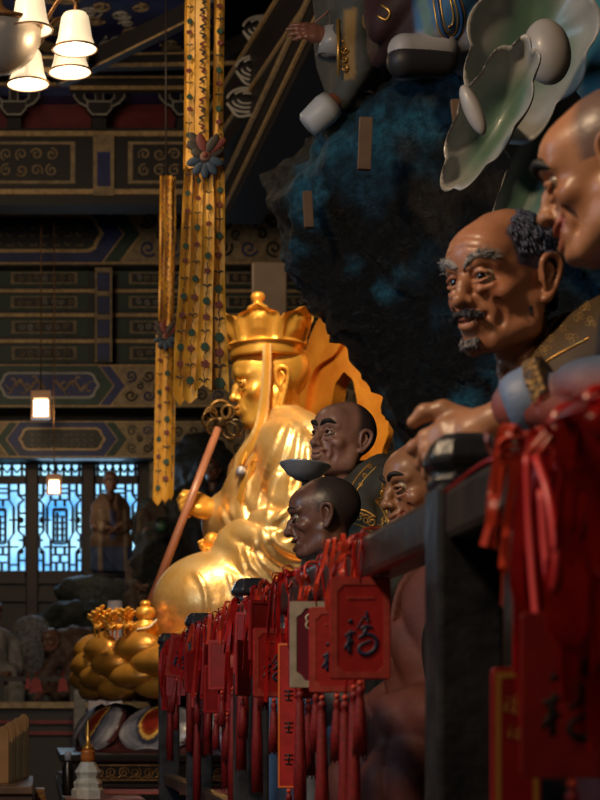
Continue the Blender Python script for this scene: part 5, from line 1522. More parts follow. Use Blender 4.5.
# wooden slips wedged in the rock
for i, (a, b, w, dd, lab) in enumerate((((366,118),(364,170),.045,4.48,'upright wooden slat propped against the top of the black rock'),((307,192),(309,228),.034,4.75,'short wooden slat on the left edge of the black rock'),((455,100),(462,160),.03,4.15,'narrow wooden slat beside the green leaf forms'))):
    tag(obj('wooden_stick', bar(P(a[0],a[1],dd), P(b[0],b[1],dd-.02), .02, w, up=(1,0,0)), mat('slat_wood', (.17,.10,.06), .6, mottle=.3), smooth=False, bevel=.002), lab, 'slat')

# curled leaf / cloud forms with pale bud
def leaf_form(loc, rx, rz, cup, axes, scal, th, tip=0., seed=0, nA=72, nR=18):
    V, F, C = [], [], []
    rn = random.Random(seed)
    for side in (0, 1):
        for i in range(nR+1):
            r = i/nR
            for k in range(nA):
                a = 2*math.pi*k/nA
                e = 1+scal*abs(math.sin(4.5*a+1.3))*r*r+tip*max(0, -math.sin(a))**6*r
                x, z = rx*r*e*math.cos(a), rz*r*e*math.sin(a)
                y = cup*(1-r*r)+ .06*cup*math.sin(7*a)*r*r - .35*cup*max(0, r-.85)/.15
                V.append((x, y+(th if side else 0), z))
                g = sstep(.45, .95, r+.1*math.sin(3*a+seed))
                c = np.array((.105,.19,.145))*(1-g)+np.array((.37,.365,.355))*g
                C.append(c if not side else (.40,.41,.40))
    o = (nR+1)*nA
    for i in range(nR):
        for k in range(nA):
            k2 = (k+1)%nA; p, q, r_, s = i*nA+k, i*nA+k2, (i+1)*nA+k2, (i+1)*nA+k
            F.append([p,s,r_,q]); F.append([o+q,o+r_,o+s,o+p])
    for k in range(nA):
        k2 = (k+1)%nA; a, b = nR*nA+k, nR*nA+k2; F.append([a,o+a,o+b,b])
    V = np.array(V); V[:nA] = V[:nA].mean(0); V[o:o+nA] = V[o:o+nA].mean(0)
    x, y, z = [Vector(v).normalized() for v in axes]
    return xform((V, F), frameM(loc, x, y, z)), np.array(C)
LEAFM = mat('painted_leaf', attr=True, rough=.42, mottle=.2, nscale=12, coat=.15)
def axes_of(n, roll):
    n = Vector(n).normalized(); x = Vector((0,0,1)).cross(n).normalized(); z = n.cross(x)
    Rm = Matrix.Rotation(R(roll), 3, n); return Rm@x, n, Rm@z
PALE = mat('pale_painted_plaster', (.46,.44,.43), .4, col2=(.34,.325,.325), nscale=6, coat=.1)
# axes: x right, y away from the camera, z up
L1 = thing('leaf_cloud', 'large pale grey scalloped leaf form, green inside, cupping a white ball', 'leaf ornament', P(535,140,3.3))
lf, lc = leaf_form(P(531,38,3.6), .155, .215, .10, axes_of((.25,1,.12), 16), .16, .022, .35, 1)
obj('leaf', lf, LEAFM, L1, cols=lc)
bp = P(547,52,3.48)
obj('bud', xform(ball((0,0,0), (.062,.060,.088), 28, 18), TRS(bp, (0,R(-12),0))), PALE, L1)
L2 = thing('leaf_cloud', 'smaller curled leaf form with dark green hollow and pale bud, left of the large one', 'leaf ornament', P(495,170,3.4))
lf, lc = leaf_form(P(493,112,3.35), .075, .175, .08, axes_of((.45,1,.05), 30), .14, .02, .2, 4)
obj('leaf', lf, LEAFM, L2, cols=lc)
obj('bud', xform(ball((0,0,0), (.022,.026,.068), 20, 14), TRS(P(473,110,3.27), (0,R(-24),0))), PALE, L2)
L3 = thing('leaf_cloud', 'pale green leaf form behind the bald laughing monk, below the other two', 'leaf ornament', P(545,240,3.5))
lf, lc = leaf_form(P(535,175,3.7), .075, .25, .05, axes_of((.3,1,0), 24), .05, .02, .1, 7)
obj('leaf', lf, LEAFM, L3, cols=lc)
tealM = mat('teal_plaster', (.04,.16,.20), .4, col2=(.06,.22,.27), nscale=5)
stemM = mat('leaf_stem', (.16,.20,.17), .5, mottle=.2)
for L_, a, b in ((L1,(536,48,3.66),(560,120,4.9)),(L2,(497,118,3.46),(530,160,4.9)),(L3,(538,200,3.78),(560,260,4.9))):
    obj('stem', tube([P(*a), P(*a).lerp(P(*b), .5)+Vector((0,0,-.03)), P(*b)], [.03,.028,.03], 10, smooth=4), stemM, L_)
L4 = thing('cloud_column', 'smooth teal cloud column at the top right edge', 'cloud ornament', P(615,120,3.6))
cc = Clay((1.2,4.6,2.7), (2.3,6.6,4.1), .03)
pe(cc, 622, 20, 3.9, 50, 90); pe(cc, 640, 100, 3.9, 60, 60); pe(cc, 600, 70, 3.95, 25, 25, k=.05)
obj('column', cc.mesh(2), tealM, L4)

# ---------------------------------------------------------------- robed figures standing on the rock, cut by the frame's top
UA = thing('robed_statue', 'grey-robed statue on top of the rock, reaching its open hand to the left', 'statue', P(352,112,4.9))
dA = 4.9
c = Clay((.95, dA*K-.45, 3.60), (1.75, dA*K+.45, 5.0), .014)
def pp(px, py, dy=0, d=dA): v = P(px, py, d); return (v.x, v.y+dy, v.z)
c.path([pp(378,-80), pp(368,0), pp(362,50), pp(358,88)], [.20,.19,.15,.12], .08)
c.path([pp(368,-60,-.12), pp(352,10,-.22), pp(334,52,-.20)], [.09,.085,.062], .06)
c.path([pp(340,50,-.2), pp(340,95,-.19)], [.055,.035], .05)
c.path([pp(368,40,-.1), pp(352,80,-.15), pp(336,108,-.14)], [.09,.08,.055], .05)
c.ell(pp(380,-75), (.30,.22,.14), .1)
c.warp(lambda X,Y,Z: .010*np.sin(X*38+Y*22+3*np.sin(Z*6)), .05)
vA = c.mesh(1); VA = np.asarray(vA[0])
cA = np.repeat(np.array((.075,.078,.070))[None], len(VA), 0)
cA = lerp3(cA, (.045,.02,.022), sstep(pp(372,0)[0], pp(384,0)[0], VA[:,0]))
cA = lerp3(cA, (.34,.20,.06), (np.abs(VA[:,0]-pp(334,0)[0]-.02) < .022)*(VA[:,2] < pp(0,35)[2])*(VA[:,2] > pp(0,100)[2])*.9)
obj('robe', vA, mat('painted_robe', attr=True, rough=.5), UA, cols=cA)
h1 = hand_at(pp(317,54,-.2), (-1,-.1,.12), (0,-.9,.45), .80, [(.15,.2,.1),(.1,.2,.1),(.15,.2,.15),(.2,.25,.2)], forearm=.10, fat=1.1)
h2 = hand_at(pp(331,112,-.16), (-.8,-.2,-.55), (-.3,-.8,.5), .80, [(.9,1.1,.8)]*4, forearm=.10, fat=1.15)
UAst = dict(skin=(.25,.10,.065), h=.016, scalp=(.05,.05,.06), brow=('flat','black_brow',(.012,.01,.01)))
make_head(UA, UAst, face_M(Vector(pp(372,-128)), .27, -80, 4), [h1, h2], [(.25,.10,.065), (.22,.085,.06)])
obj('cuff', xform(lathe([(.040,-.05),(.046,-.055),(.044,.05),(.038,.05),(.040,-.05)], (0,0,0), 24), TRS(pp(324,62,-.2), (0,R(12),0))), PALE, UA)
gl = []
for k in range(5): gl.append(tube([(q[0], pp(0,0,-.27)[1]+.03, q[1]) for q in [(pp(334,0)[0]+a*.0038, pp(0,72)[2]+b*.0038) for a, b in spiral(0, -18+k*9, 4.5, 1.2, k*1.7, 1 if k%2 else -1, 12)]], .0035, 5))
for g_ in gl: obj('gold_scroll', g_, GOLD_LINE, UA)
obj('gold_trim', tube([pp(327,45,-.26), pp(328,98,-.25)], .006, 6), GOLD_LINE, UA)
obj('gold_trim', (tube([pp(357,38,-.27), pp(352,44,-.28), pp(353,54,-.28), pp(361,52,-.27)], .008, 6, smooth=5)), GOLD_LINE, UA)
def shoe(root, a, b, w, hh):
    """cloth shoe: white upper, dark sole; a heel, b toe"""
    a, b = Vector(a), Vector(b); m = Clay(np.minimum(a,b)-.12, np.maximum(a,b)+.12, .008)
    m.cap(a, b, hh*.95, hh, .02); m.cap(a+Vector((0,0,hh*.6)), a.lerp(b,.35)+Vector((0,0,hh*.8)), hh*.8, hh*.6, .03)
    m.rbox(tuple((a+b)/2-Vector((0,0,hh*1.45))), ((b-a).length, hh*3, hh*.6), .005, .01, 's')
    v = m.mesh(1); V = np.asarray(v[0])
    col = np.repeat(np.array((.47,.45,.46))[None], len(V), 0)
    obj('shoe', v, mat('shoe_cloth', attr=True, rough=.5, mottle=.2), root, cols=col)
    s = Clay(np.minimum(a,b)-.13, np.maximum(a,b)+.10, .008)
    s.cap(a-Vector((0,0,hh*.75)), b-Vector((0,0,hh*.75)), hh*1.02, hh*1.08, .01); s.rbox(tuple((a+b)/2+Vector((0,0,hh*1.1))), ((b-a).length, hh*3, hh*1.35), .002, .004, 's')
    obj('sole', s.mesh(1), mat('shoe_sole', (.03,.028,.032), .5), root)
shoe(UA, pp(374,98,-.06), pp(350,104,-.12), .05, .036)
cupv = xform(lathe([(.0,0),(.040,.0),(.052,.012),(.058,.09),(.052,.125),(.044,.12),(.048,.09),(.042,.015),(0,.012)], (0,0,0), 28), TRS(pp(301,140,-.16), (R(8),R(48),0)))
tag(obj('white_cup', cupv, mat('white_plaster', (.55,.56,.58), .45, mottle=.15)), 'tilted white cup held in the lower hand of the grey-robed statue', 'cup')
UB = thing('robed_statue', 'blue-skirted statue with white shoe on the rock, its upper body above the frame', 'statue', P(435,80,4.5))
dB = 4.5
c = Clay((1.05, dB*K-.5, 3.62), (2.05, dB*K+.5, 4.6), .014)
pb = lambda px, py, dy=0: pp(px, py, dy, dB)
c.path([pb(440,-120), pb(440,-20), pb(440,22)], [.17,.22,.25], .1)
c.path([pb(418,0,-.12), pb(405,50,-.1)], [.10,.05], .1); c.path([pb(460,0,-.1), pb(475,50,-.05)], [.12,.09], .1); c.path([pb(390,-20,-.05), pb(385,35,-.1), pb(378,55,-.1)], [.07,.06,.03], .05)
c.rbox(pb(440,92), (.6,.6,.10), .02, .05, 's')
c.warp(lambda X,Y,Z: .016*(1-2*np.abs(np.sin(X*17+Y*9+2*np.sin(Z*4)))), .05)
vB = c.mesh(1); VB = np.asarray(vB[0])
cB = np.repeat(np.array((.06,.19,.42))[None], len(VB), 0)
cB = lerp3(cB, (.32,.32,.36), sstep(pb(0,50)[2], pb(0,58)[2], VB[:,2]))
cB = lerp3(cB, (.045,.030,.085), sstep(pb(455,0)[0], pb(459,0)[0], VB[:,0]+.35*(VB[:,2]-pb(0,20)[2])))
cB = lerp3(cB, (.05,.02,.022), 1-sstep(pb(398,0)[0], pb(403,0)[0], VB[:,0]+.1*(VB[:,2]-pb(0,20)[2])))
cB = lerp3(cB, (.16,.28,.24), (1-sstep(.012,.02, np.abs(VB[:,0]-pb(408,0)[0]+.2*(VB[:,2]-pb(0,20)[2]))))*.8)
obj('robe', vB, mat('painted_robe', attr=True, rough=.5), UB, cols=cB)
bB = bvh_of(vB)
arc = [(456,-5),(461,15),(459,32),(450,38),(442,30),(438,10),(436,-5)]
t1 = drape(bB, arc, .011, .5); t2 = drape(bB, [(449,-5),(453,14),(452,24),(448,27)], .007, .5)
obj('blue_band', t1, mat('blue_band', (.02,.08,.24), .4), UB)
gg = [q for q in (drape(bB, [(a+3.5,b) for a,b in arc], .0045), drape(bB, [(a-3.5,b) for a,b in arc], .0045), t2, drape(bB, [(382,5),(390,12),(386,20),(378,16)], .007)) if q]
for g_ in gg: obj('gold_trim', g_, GOLD_LINE, UB)
shoe(UB, pb(432,66,-.16), pb(392,70,-.2), .06, .052)
make_head(UB, dict(UAst), face_M(Vector(pb(440,-190)), .27, -80, 4))
# ---------------------------------------------------------------- far side: platform, rocks, small statues
PD = 10.5; PZ = bz(702, PD)
far_front = PD*K
STONE = mat('grey_stone', (.085,.085,.085), .6, mottle=.4, nscale=6, bump=.2, bscale=12)
struct('trim_30', join(withm(box((XL, far_front, 0), (1.9, WY-.15, PZ)), 0), withm(box((XL, far_front-.05, PZ-.05), (1.9, far_front, PZ)), 4), withm(box((XL, far_front-.03, bz(724,PD)), (1.9, far_front, bz(720,PD))), 5), withm(box((XL, far_front-.03, bz(735,PD)), (1.9, far_front, bz(731,PD))), 5)), BM, smooth=False)
# low fence
fence = thing('far_fence', 'dark low fence bar on the far platform with red tags', 'railing', (bx(20,PD), far_front+.15, PZ))
obj('bar', box((XL, far_front+.13, bz(681,PD)), (bx(78,PD), far_front+.17, bz(676,PD))), DARKW, fence, smooth=False)
for px in (-120,-60,0,74): obj('fence_post', box((bx(px,PD)-.03, far_front+.12, PZ), (bx(px,PD)+.03, far_front+.18, bz(674,PD))), DARKW, fence, smooth=False)
for i, (px, w, h, lab) in enumerate(((28,.055,.10,'small red tag hanging from the far fence at left'),(36,.11,.13,'wide red pennant hanging from the far fence, beside the small tag'),(63,.09,.12,'red tag hanging from the far fence near the crouching brown statue'))):
    x, z = bx(px,PD), bz(677,PD)
    t = thing('red_tag', lab, 'tag', (x, far_front+.11, z-.03-h))
    obj('tag_card', prism([(x-w/2,z-h),(x+w/2,z-h*.9),(x+w*.3,z-.02),(x,z),(x-w*.3,z-.02)], far_front+.105, far_front+.115), REDD, t, smooth=False)
    obj('string', tube([(x, far_front+.11, z-.01),(x, far_front+.115, z+.04),(x, far_front+.15, z+.045)], .004, 5), SILK, t)
tag(obj('tiled_pillar', join(box((bx(74,10.2), 10.2*K, 0), (bx(86,10.2), 10.2*K+.12, bz(690,10.2))), *[box((bx(74,10.2)+.004, 10.2*K-.006, bz(690+9*k+8,10.2)), (bx(86,10.2)-.004, 10.2*K, bz(690+9*k+1,10.2))) for k in range(30)]), mat('grey_tile', (.17,.16,.155), .45, mottle=.3), smooth=False), 'grey tiled pillar beneath the lotus rim', 'pillar')
tag(obj('upright_board', box((bx(88,10.0), 10.0*K, 0), (bx(108,10.0), 10.0*K+.08, bz(688,10.0))), mat('pale_lilac_panel', (.30,.28,.34), .5, mottle=.15), smooth=False, bevel=.01), 'pale lilac upright board beside the tiled pillar', 'board')
tag(obj('white_tube', lathe([(0,0),(.062,0),(.062,.02),(.055,.03),(.055,bz(601,9.9)),(.048,bz(601,9.9)),(0,bz(601,9.9)-.01)], (bx(115,9.9), 9.9*K, 0), 24), mat('white_tube', (.42,.40,.50), .4)), 'plain pale upright tube standing behind the lotus rim', 'tube')
bpy.data.objects['white_tube'].location.z = 0
# dark rock masses
def small_rock(name, lab, els, lo, hi, seed, base, tints, h=.05, amp=.10):
    c = Clay(lo, hi, h)
    for e in els: pe(c, *e)
    v, f = rough_rock(c, amp, 1.8, seed, .03)
    return tag(obj(name, (v, f), ROCK, cols=rock_paint(v, base, tints, seed)), lab, 'rock')
TN = [((.16,.19,.18), 1.6, .1, .5, .7), ((.02,.025,.03), 2.5, .2, .6, .8)]
small_rock('rock_ledge', 'grey-green rock ledge below the windows, carrying the standing statue', [(75,592,12.1,20,13),(105,590,12.1,28,14),(135,594,12.1,24,15),(150,600,12.1,16,20),(105,640,12.2,52,50)], (-.3,16.6,1.3), (1.6,18.7,2.9), 3, (.075,.085,.085), TN, .045, .07)
small_rock('rock_mound', 'dark mossy rock mound with a pale crest, behind the crouching statue', [(70,625,11.7,26,22),(50,640,11.7,18,26),(90,640,11.7,30,34),(110,660,11.7,30,40)], (-.25,16.1,1.2), (1.2,17.7,2.6), 5, (.035,.045,.042), [((.24,.27,.25), 2.2, .22, .5, .8), ((.01,.012,.014), 2.5, .2, .6, .8)])
small_rock('pale_boulder', 'smooth pale grey boulder at the left below the windows', [(32,650,11.5,24,38),(22,670,11.5,22,40),(34,690,11.5,30,30)], (-.55,16.0,1.3), (.4,17.3,2.4), 6, (.33,.34,.38), [((.24,.25,.29), 1.5, .2, .7, .5)], .05, .03)
small_rock('dark_rock', 'dark rock heap right of the windows behind the wooden staff', [(160,570,11.6,28,50),(185,540,11.8,30,50),(150,530,11.9,18,30),(180,620,11.5,36,60),(215,560,12,40,110),(200,470,12.2,28,40)], (.5,16.2,1.3), (2.1,18.4,4.2), 8, (.03,.035,.038), [((.09,.10,.10), 1.9, .1, .5, .7), ((.10,.065,.04), 1.4, .3, .6, .5)])
# small statues built whole: robe, body with head and hands
def small_statue(name, lab, px, py, d, size, yaw, pitch, skin, robe_col, paint=None, rb=None, st=None, group='small statues on the far platform'):
    C = P(px, py, d); root = thing(name, lab, 'statue', (C.x, C.y, C.z-4.3*size), group)
    rd = dict(h=.055); rd.update(rb or {})
    M = face_M(C, size, yaw)
    v = xform(robe_mesh(rd, rd['h']), M); V = np.asarray(v[0])
    cl = np.repeat(np.array(robe_col)[None], len(V), 0)
    if paint: cl = paint((np.array(M.inverted())[:3,:3] @ V.T).T+np.array(M.inverted().translation), cl)
    obj('robe', v, mat('painted_robe', attr=True, rough=.5), root, cols=cl)
    s = dict(skin=skin, h=.022, scalp=tuple(.4*q for q in skin), brow=('flat','black_brow',(.012,.01,.01))); s.update(st or {})
    hm = [hand_at(tuple(M @ Vector((sg*.42, -.52+rd.get('ny',.17)-.17, -2.33))), M.to_3x3() @ Vector((-sg*.8,-.5,-.1)), (0,0,1), size*4.6, [(.4,.5,.4)]*4, mirror=(sg < 0), forearm=.12) for sg in (1,-1)]
    make_head(root, s, face_M(C, size, yaw, pitch), hm, [skin, skin])
    return root
def stand_paint(L, c):
    c = lerp3(c, (.05,.075,.16), 1-sstep(-3.3, -3.2, L[:,2]))
    c = lerp3(c, (.04,.05,.14), (np.abs(L[:,0]) < .16)*(L[:,1] < 0)*(L[:,2] < -1.5)*(L[:,2] > -2.9)*.9)
    return lerp3(c, (.30,.22,.16), (np.abs(np.abs(L[:,0])-.62) < .09)*(L[:,1] < .1)*(L[:,2] < -1.4)*.8)
small_statue('standing_monk_statue', 'brown-robed statue with blue hem standing before the lattice window on the rock ledge', 111, 481, 12.1, .19, 8, 8, (.16,.075,.05), (.15,.085,.055), stand_paint, dict(sh=.62, knee=-.12))
small_statue('far_monk_statue', 'dim brown statue with dark robe behind the hanging small banner, right of the windows', 166, 487, 11.7, .20, 10, 5, (.17,.085,.05), (.10,.065,.045))
small_statue('far_monk_statue', 'dim seated statue with raised pale sleeve on the dark rock heap', 150, 536, 11.5, .19, -30, 5, (.22,.11,.07), (.14,.10,.08))
small_statue('far_monk_statue', 'small brown-faced statue peering out beside the pale upright tube', 134, 605, 11.6, .2, -20, 5, (.24,.10,.06), (.035,.04,.06))
small_statue('far_monk_statue', 'brown statue in a grey-white robe at the left edge of the far platform', -7, 612, 10.9, .22, 30, 5, (.20,.095,.05), (.26,.25,.25))
small_statue('far_monk_statue', 'dim statue with a dark blue robe between the staff and the golden chest', 212, 470, 11.6, .2, -20, 0, (.15,.07,.05), (.03,.035,.06))
# green ball on the rock
tag(obj('green_ball', ball(P(161,527,11.2), .045, 18, 12), mat('green_glaze', (.06,.16,.09), .25)), 'small green ball on the dark rock heap beside the golden hand', 'ball')
# crouching brown statue
cr = thing('crouching_statue', 'crouching dark brown figure with bent back and small face turned to the camera', 'statue', P(70,702,11.0))
q = lambda px, py, dy=0: pp(px, py, dy, 11.0)
c = Clay((-.1, 15.3, 1.55), (.85, 16.5, 2.5), .016)
c.path([q(58,650), q(78,648,.05), q(100,660,.1), q(112,690,.1)], [.12,.15,.17,.19], .1, smooth=3)
c.path([q(60,655,-.1), q(44,676,-.14), q(46,690,-.2)], [.08,.06,.05], .05); c.path([q(76,665,-.15), q(62,690,-.2), q(58,698,-.3)], [.1,.08,.06], .05)
c.path([q(60,655), q(54,646,-.08)], [.09,.07], .05); c.path([q(100,690,-.1), q(70,694,-.25)], [.12,.08], .05)
c.warp(lambda X,Y,Z: .008*np.sin(X*40+Z*30), .04)
obj('robe', c.mesh(1), mat('brown_hide', (.085,.045,.033), .6, mottle=.4, nscale=30, bump=.4, bscale=40), cr)
make_head(cr, dict(skin=(.20,.11,.085), h=.022, nose=1.2, brow=('flat','black_brow',(.012,.01,.01)), folds=1.5, open=.03), face_M(Vector(q(50,641,-.16)), .20, -35, 8), [hand_at(q(46,690,-.2), (-.6,-.6,-.4), (0,0,1), .9, [(.4,.5,.4)]*4, forearm=.1)], [(.20,.10,.08)])

# ---------------------------------------------------------------- altar table, cloth, offerings in front
TZ = 1.14
tb = thing('altar_table', 'black altar table under the lotus throne', 'table', (1.35, 6.6*K, 0))
tx0, tx1, ty0, ty1 = .17, 2.75, 5.75*K, SY+1.35
# (table stands left of and behind the railing's platform end)
obj('table_top', join(box((.10, 6.3*K, TZ-.06), (tx1, ty1, TZ)), box((.10, ty0, TZ-.06), (.48, 6.3*K, TZ))), BLACK, tb, smooth=False, bevel=.006)
obj('apron', join(box((.16, 6.3*K+.05, .0), (tx1-.06, ty1-.06, TZ-.06)), box((.14, ty0+.04, 0), (.44, 6.3*K+.06, TZ-.06))), BLACK, tb, smooth=False)
cloth_v = []
rn = random.Random(3)
def cloth(wide):
    m = 60; V, F = [], []; yb = SY+1.3 if wide else 6.3*K-.02
    x0, x1, yf = (.115, tx1-.02, 6.32*K) if wide else (.115, .47, 5.79*K)
    prof = [(yb, TZ+.004), (yf+.02, TZ+.004), (yf-.006, TZ-.004), (yf-.012, TZ-.05), (yf-.014, TZ-.14), (yf-.014, TZ-.22)]
    us = np.linspace(0, 1, m+1)
    for (y, z) in prof:
        for u in us:
            wv = .012*math.sin(u*70)*(1 if z < TZ-.03 else 0)
            V.append((x0+(x1-x0)*u, y-abs(wv), z))
    k = len(prof)
    for i in range(k-1):
        for j in range(m): a = i*(m+1)+j; F.append([a, a+1, a+m+2, a+m+1])
    return np.array(V), F
cl = obj('red_cloth', join(cloth(1), cloth(0)), mat('red_altar_cloth', (.36,.018,.02), .55, mottle=.2, sheen=.3))
sm = cl.modifiers.new('thick', 'SOLIDIFY'); sm.thickness = .003; sm.offset = 1
tag(cl, 'red cloth spread over the altar table under the black throne base', 'tablecloth')
pg = thing('miniature_pagoda', 'small white and gold pagoda with a thin spire on the red cloth', 'ornament', P(88,805,5.86))
pc = P(88, 800, 5.86); pc = (pc.x, pc.y, TZ+.006); uu = 5.86/1300
def zz(py): return EYE+(720-py)*uu-pc[2]
obj('base', lathe([(.075,0),(.075,zz(790)),(.062,zz(787)),(.066,zz(783)),(.048,zz(778)),(.052,zz(775)),(.060,zz(772)),(.040,zz(765)),(.034,zz(762))], pc, 8), mat('white_porcelain', (.78,.78,.72), .25, mottle=.2, nscale=40), pg, smooth=False)
obj('body', lathe([(.030,zz(762)),(.034,zz(757)),(.030,zz(753)),(.034,zz(751)),(.016,zz(749))], pc, 20), mat('orange_enamel', (.55,.16,.03), .3), pg)
obj('spire', lathe([(.022,zz(750)),(.030,zz(748)),(.022,zz(746)),(.012,zz(744)),(.010,zz(735)),(.007,zz(730)),(.003,zz(722)),(0,zz(719))], pc, 16), GOLD_LINE, pg)
bo = thing('small_bottle', 'small black bottle with a pale cap standing beside the miniature pagoda', 'bottle', P(68,797,6.1))
bc = P(68, 797, 6.1); bc = (bc.x, bc.y, TZ+.006)
obj('bottle', lathe([(0,0),(.026,.0),(.027,.01),(.027,.13),(.015,.155),(.015,.165),(0,.165)], bc, 20), BLACK, bo)
obj('cap', lathe([(.016,.165),(.016,.20),(.013,.205),(0,.205)], bc, 16), mat('pale_cap', (.42,.48,.62), .35), bo)
# wooden counter at lower left with tablets and boards
cx0, cx1, cy0 = -.35, .0, 5.2*K
ct = thing('wooden_counter', 'brown wooden counter at the bottom left corner', 'table', (-.18, cy0+.3, 0))
CZ_ = EYE+(720-786)/1300*5.25
obj('top', box((-.62, cy0-.02, CZ_-.03), (bx(33,5.25), cy0+1.45, CZ_)), mat('counter_wood', (.16,.085,.045), .45, mottle=.3, nscale=8, bump=.05), ct, smooth=False, bevel=.004)
obj('cabinet', box((-.60, cy0, 0), (bx(32,5.25), cy0+1.40, CZ_-.03)), mat('counter_front', (.075,.035,.022), .5, mottle=.3), ct, smooth=False)
pap = box((bx(31.5,5.3), cy0+.02, CZ_-.10), (bx(50,5.3), cy0+.75, CZ_-.094))
sh = thing('side_shelf', 'pale paper-covered side shelf joined to the wooden counter', 'shelf', (0, cy0+.3, 0))
obj('shelf_box', box((bx(33.5,5.3), cy0+.02, 0), (bx(49,5.3), cy0+.75, CZ_-.10)), DARKW, sh, smooth=False)
obj('paper', pap, mat('white_paper', (.55,.53,.56), .6, mottle=.1), sh, smooth=False)
TABW = mat('tablet_wood', (.40,.20,.065), .45, col2=(.28,.13,.04), nscale=9, bump=.1, bscale=20)
for i in range(7):
    d = 5.45+.10*i; u = d/1300; px = 3.5+i*3.4+ (1.2 if i%2 else 0); w = .046; hgt = (782-724+i*.9)*u
    x = bx(px,d); y = d*K; z = CZ_
    o = obj('wooden_tablet', prism([(x-w/2,z),(x+w/2,z),(x+w/2,z+hgt-.022),(x+w*.25,z+hgt-.004),(x,z+hgt),(x-w*.25,z+hgt-.004),(x-w/2,z+hgt-.022)], y, y+.028), TABW, smooth=False, bevel=.003)
    tag(o, 'upright pale wooden tablet in the tight row on the brown counter', 'tablet', 'wooden tablets standing on the counter')
for i, (z0_, z1_) in enumerate(((0,.022),(.024,.046),(.048,.066))):
    a = bx(33,5.6); z = CZ_-.094
    tag(obj('flat_board', box((a+.002+.004*i, 5.55*K, z+z0_), (bx(46,5.6)-.003*i, 5.55*K+.20, z+z1_)), TABW, smooth=False, bevel=.002), ('bottom','middle','top')[i]+' one of three flat wooden boards stacked on the side shelf', 'board', 'stacked flat boards')
# ---------------------------------------------------------------- embroidered banners
YSILK = mat('yellow_silk', (.68,.35,.028), .5, col2=(.56,.25,.015), nscale=14, sheen=.3, bump=.06)
BGRN = mat('embroidered_green', (.012,.05,.03), .6); BMAR = mat('embroidered_maroon', (.14,.025,.02), .6); BDRK = mat('embroidered_dark', (.03,.022,.018), .6); BBLU = mat('embroidered_blue', (.02,.04,.075), .6)
BNM = [YSILK, BGRN, BMAR, BDRK, BBLU]
def disc(c, rx, rz, seed, y, n=12, lob=5):
    return prism([(c[0]+rx*(.78+.22*abs(math.cos(lob*a/2)))*math.cos(a), c[1]+rz*(.78+.22*abs(math.cos(lob*a/2)))*math.sin(a)) for a in np.linspace(0, 2*math.pi, n*2+1)[:-1]], y-.002, y+.001)
def strip(pts, w0, w1, d, dy, seed, motif='vine', tipcut=.0, step=16):
    """hanging silk strip: pts pixel centre line (top to bottom); returns joined mesh with stitched pattern"""
    rn = random.Random(seed); u = d/1300
    q = catmull([(a, b, 0) for a, b in pts], 8); n = len(q)
    V, F = [], []; C = []
    for i, (a, b, _) in enumerate(q):
        t = i/(n-1); w = (w0+(w1-w0)*t)*u/2
        p = P(a, b, d); yy = p.y+dy+.012*math.sin(b*.045+seed)
        C.append((p.x, yy, p.z, w))
        for k in range(5):
            s = -1+k*.5
            zz_ = p.z-(tipcut*u*(1-abs(s)) if i == n-1 else 0)
            V.append((p.x+s*w, yy+.010*math.cos(s*2.2+seed)+.004*math.sin(i*.7+s*2), zz_))
    for i in range(n-1):
        for k in range(4): a = i*5+k; F.append([a, a+5, a+6, a+1])
    o = len(V); V2 = [(x, y+.0025, z) for x, y, z in V]; F2 = [[o+j for j in f][::-1] for f in F]
    ed = [i*5 for i in range(n)]+[(n-1)*5+k for k in range(1,5)]+[i*5+4 for i in range(n-2,-1,-1)]+[k for k in range(3,0,-1)]
    F3 = [[ed[k], o+ed[k], o+ed[(k+1)%len(ed)], ed[(k+1)%len(ed)]] for k in range(len(ed))]
    F3 = [f[::-1] for f in F3]
    parts = [withm((np.array(V+V2), F+F2+F3), 0)]
    def at(py):
        for i in range(n-1):
            if q[i][1] <= py <= q[i+1][1]:
                t = (py-q[i][1])/(q[i+1][1]-q[i][1]+1e-9); return [C[i][j]*(1-t)+C[i+1][j]*t for j in range(4)]
        return None
    y0_, y1_ = q[0][1]+6, q[-1][1]-8; py = y0_+rn.uniform(0,6); k = seed
    while py < y1_:
        c = at(py)
        if c is None: break
        x, yy, z, w = c; ys = yy-.016
        if motif == 'vine':
            parts.append(withm(flat_stroke([(x-w*.08,z+step*u*.5),(x+w*.10,z),(x-w*.05,z-step*u*.45)], [w*.12]*3, ys+.004), 3))
            kind = k % 3
            if kind == 0: parts.append(withm(disc((x,z), w*.62, w*.62, k, ys, 10, 6), 1))
            elif kind == 1:
                parts.append(withm(disc((x+rn.uniform(-.1,.1)*w,z), w*.60, w*.52, k, ys, 10, 5), 2)); 
            else:
                for s in (-1, 1): parts.append(withm(flat_stroke([(x,z-w*.1),(x+s*w*.4,z+w*.22),(x+s*w*.78,z+w*.05)], [w*.14,w*.26,w*.06], ys), 3))
        else:
            s = 1 if k % 2 else -1
            parts.append(withm(flat_stroke([(x-s*w*.5,z+.5*step*u),(x+s*w*.35,z+.2*step*u),(x-s*w*.1,z),(x+s*w*.45,z-.35*step*u)], [w*.22,w*.30,w*.25,w*.08], ys), 3 if k % 3 else 2))
        py += step*rn.uniform(.85,1.1); k += 1
    return join(*parts)
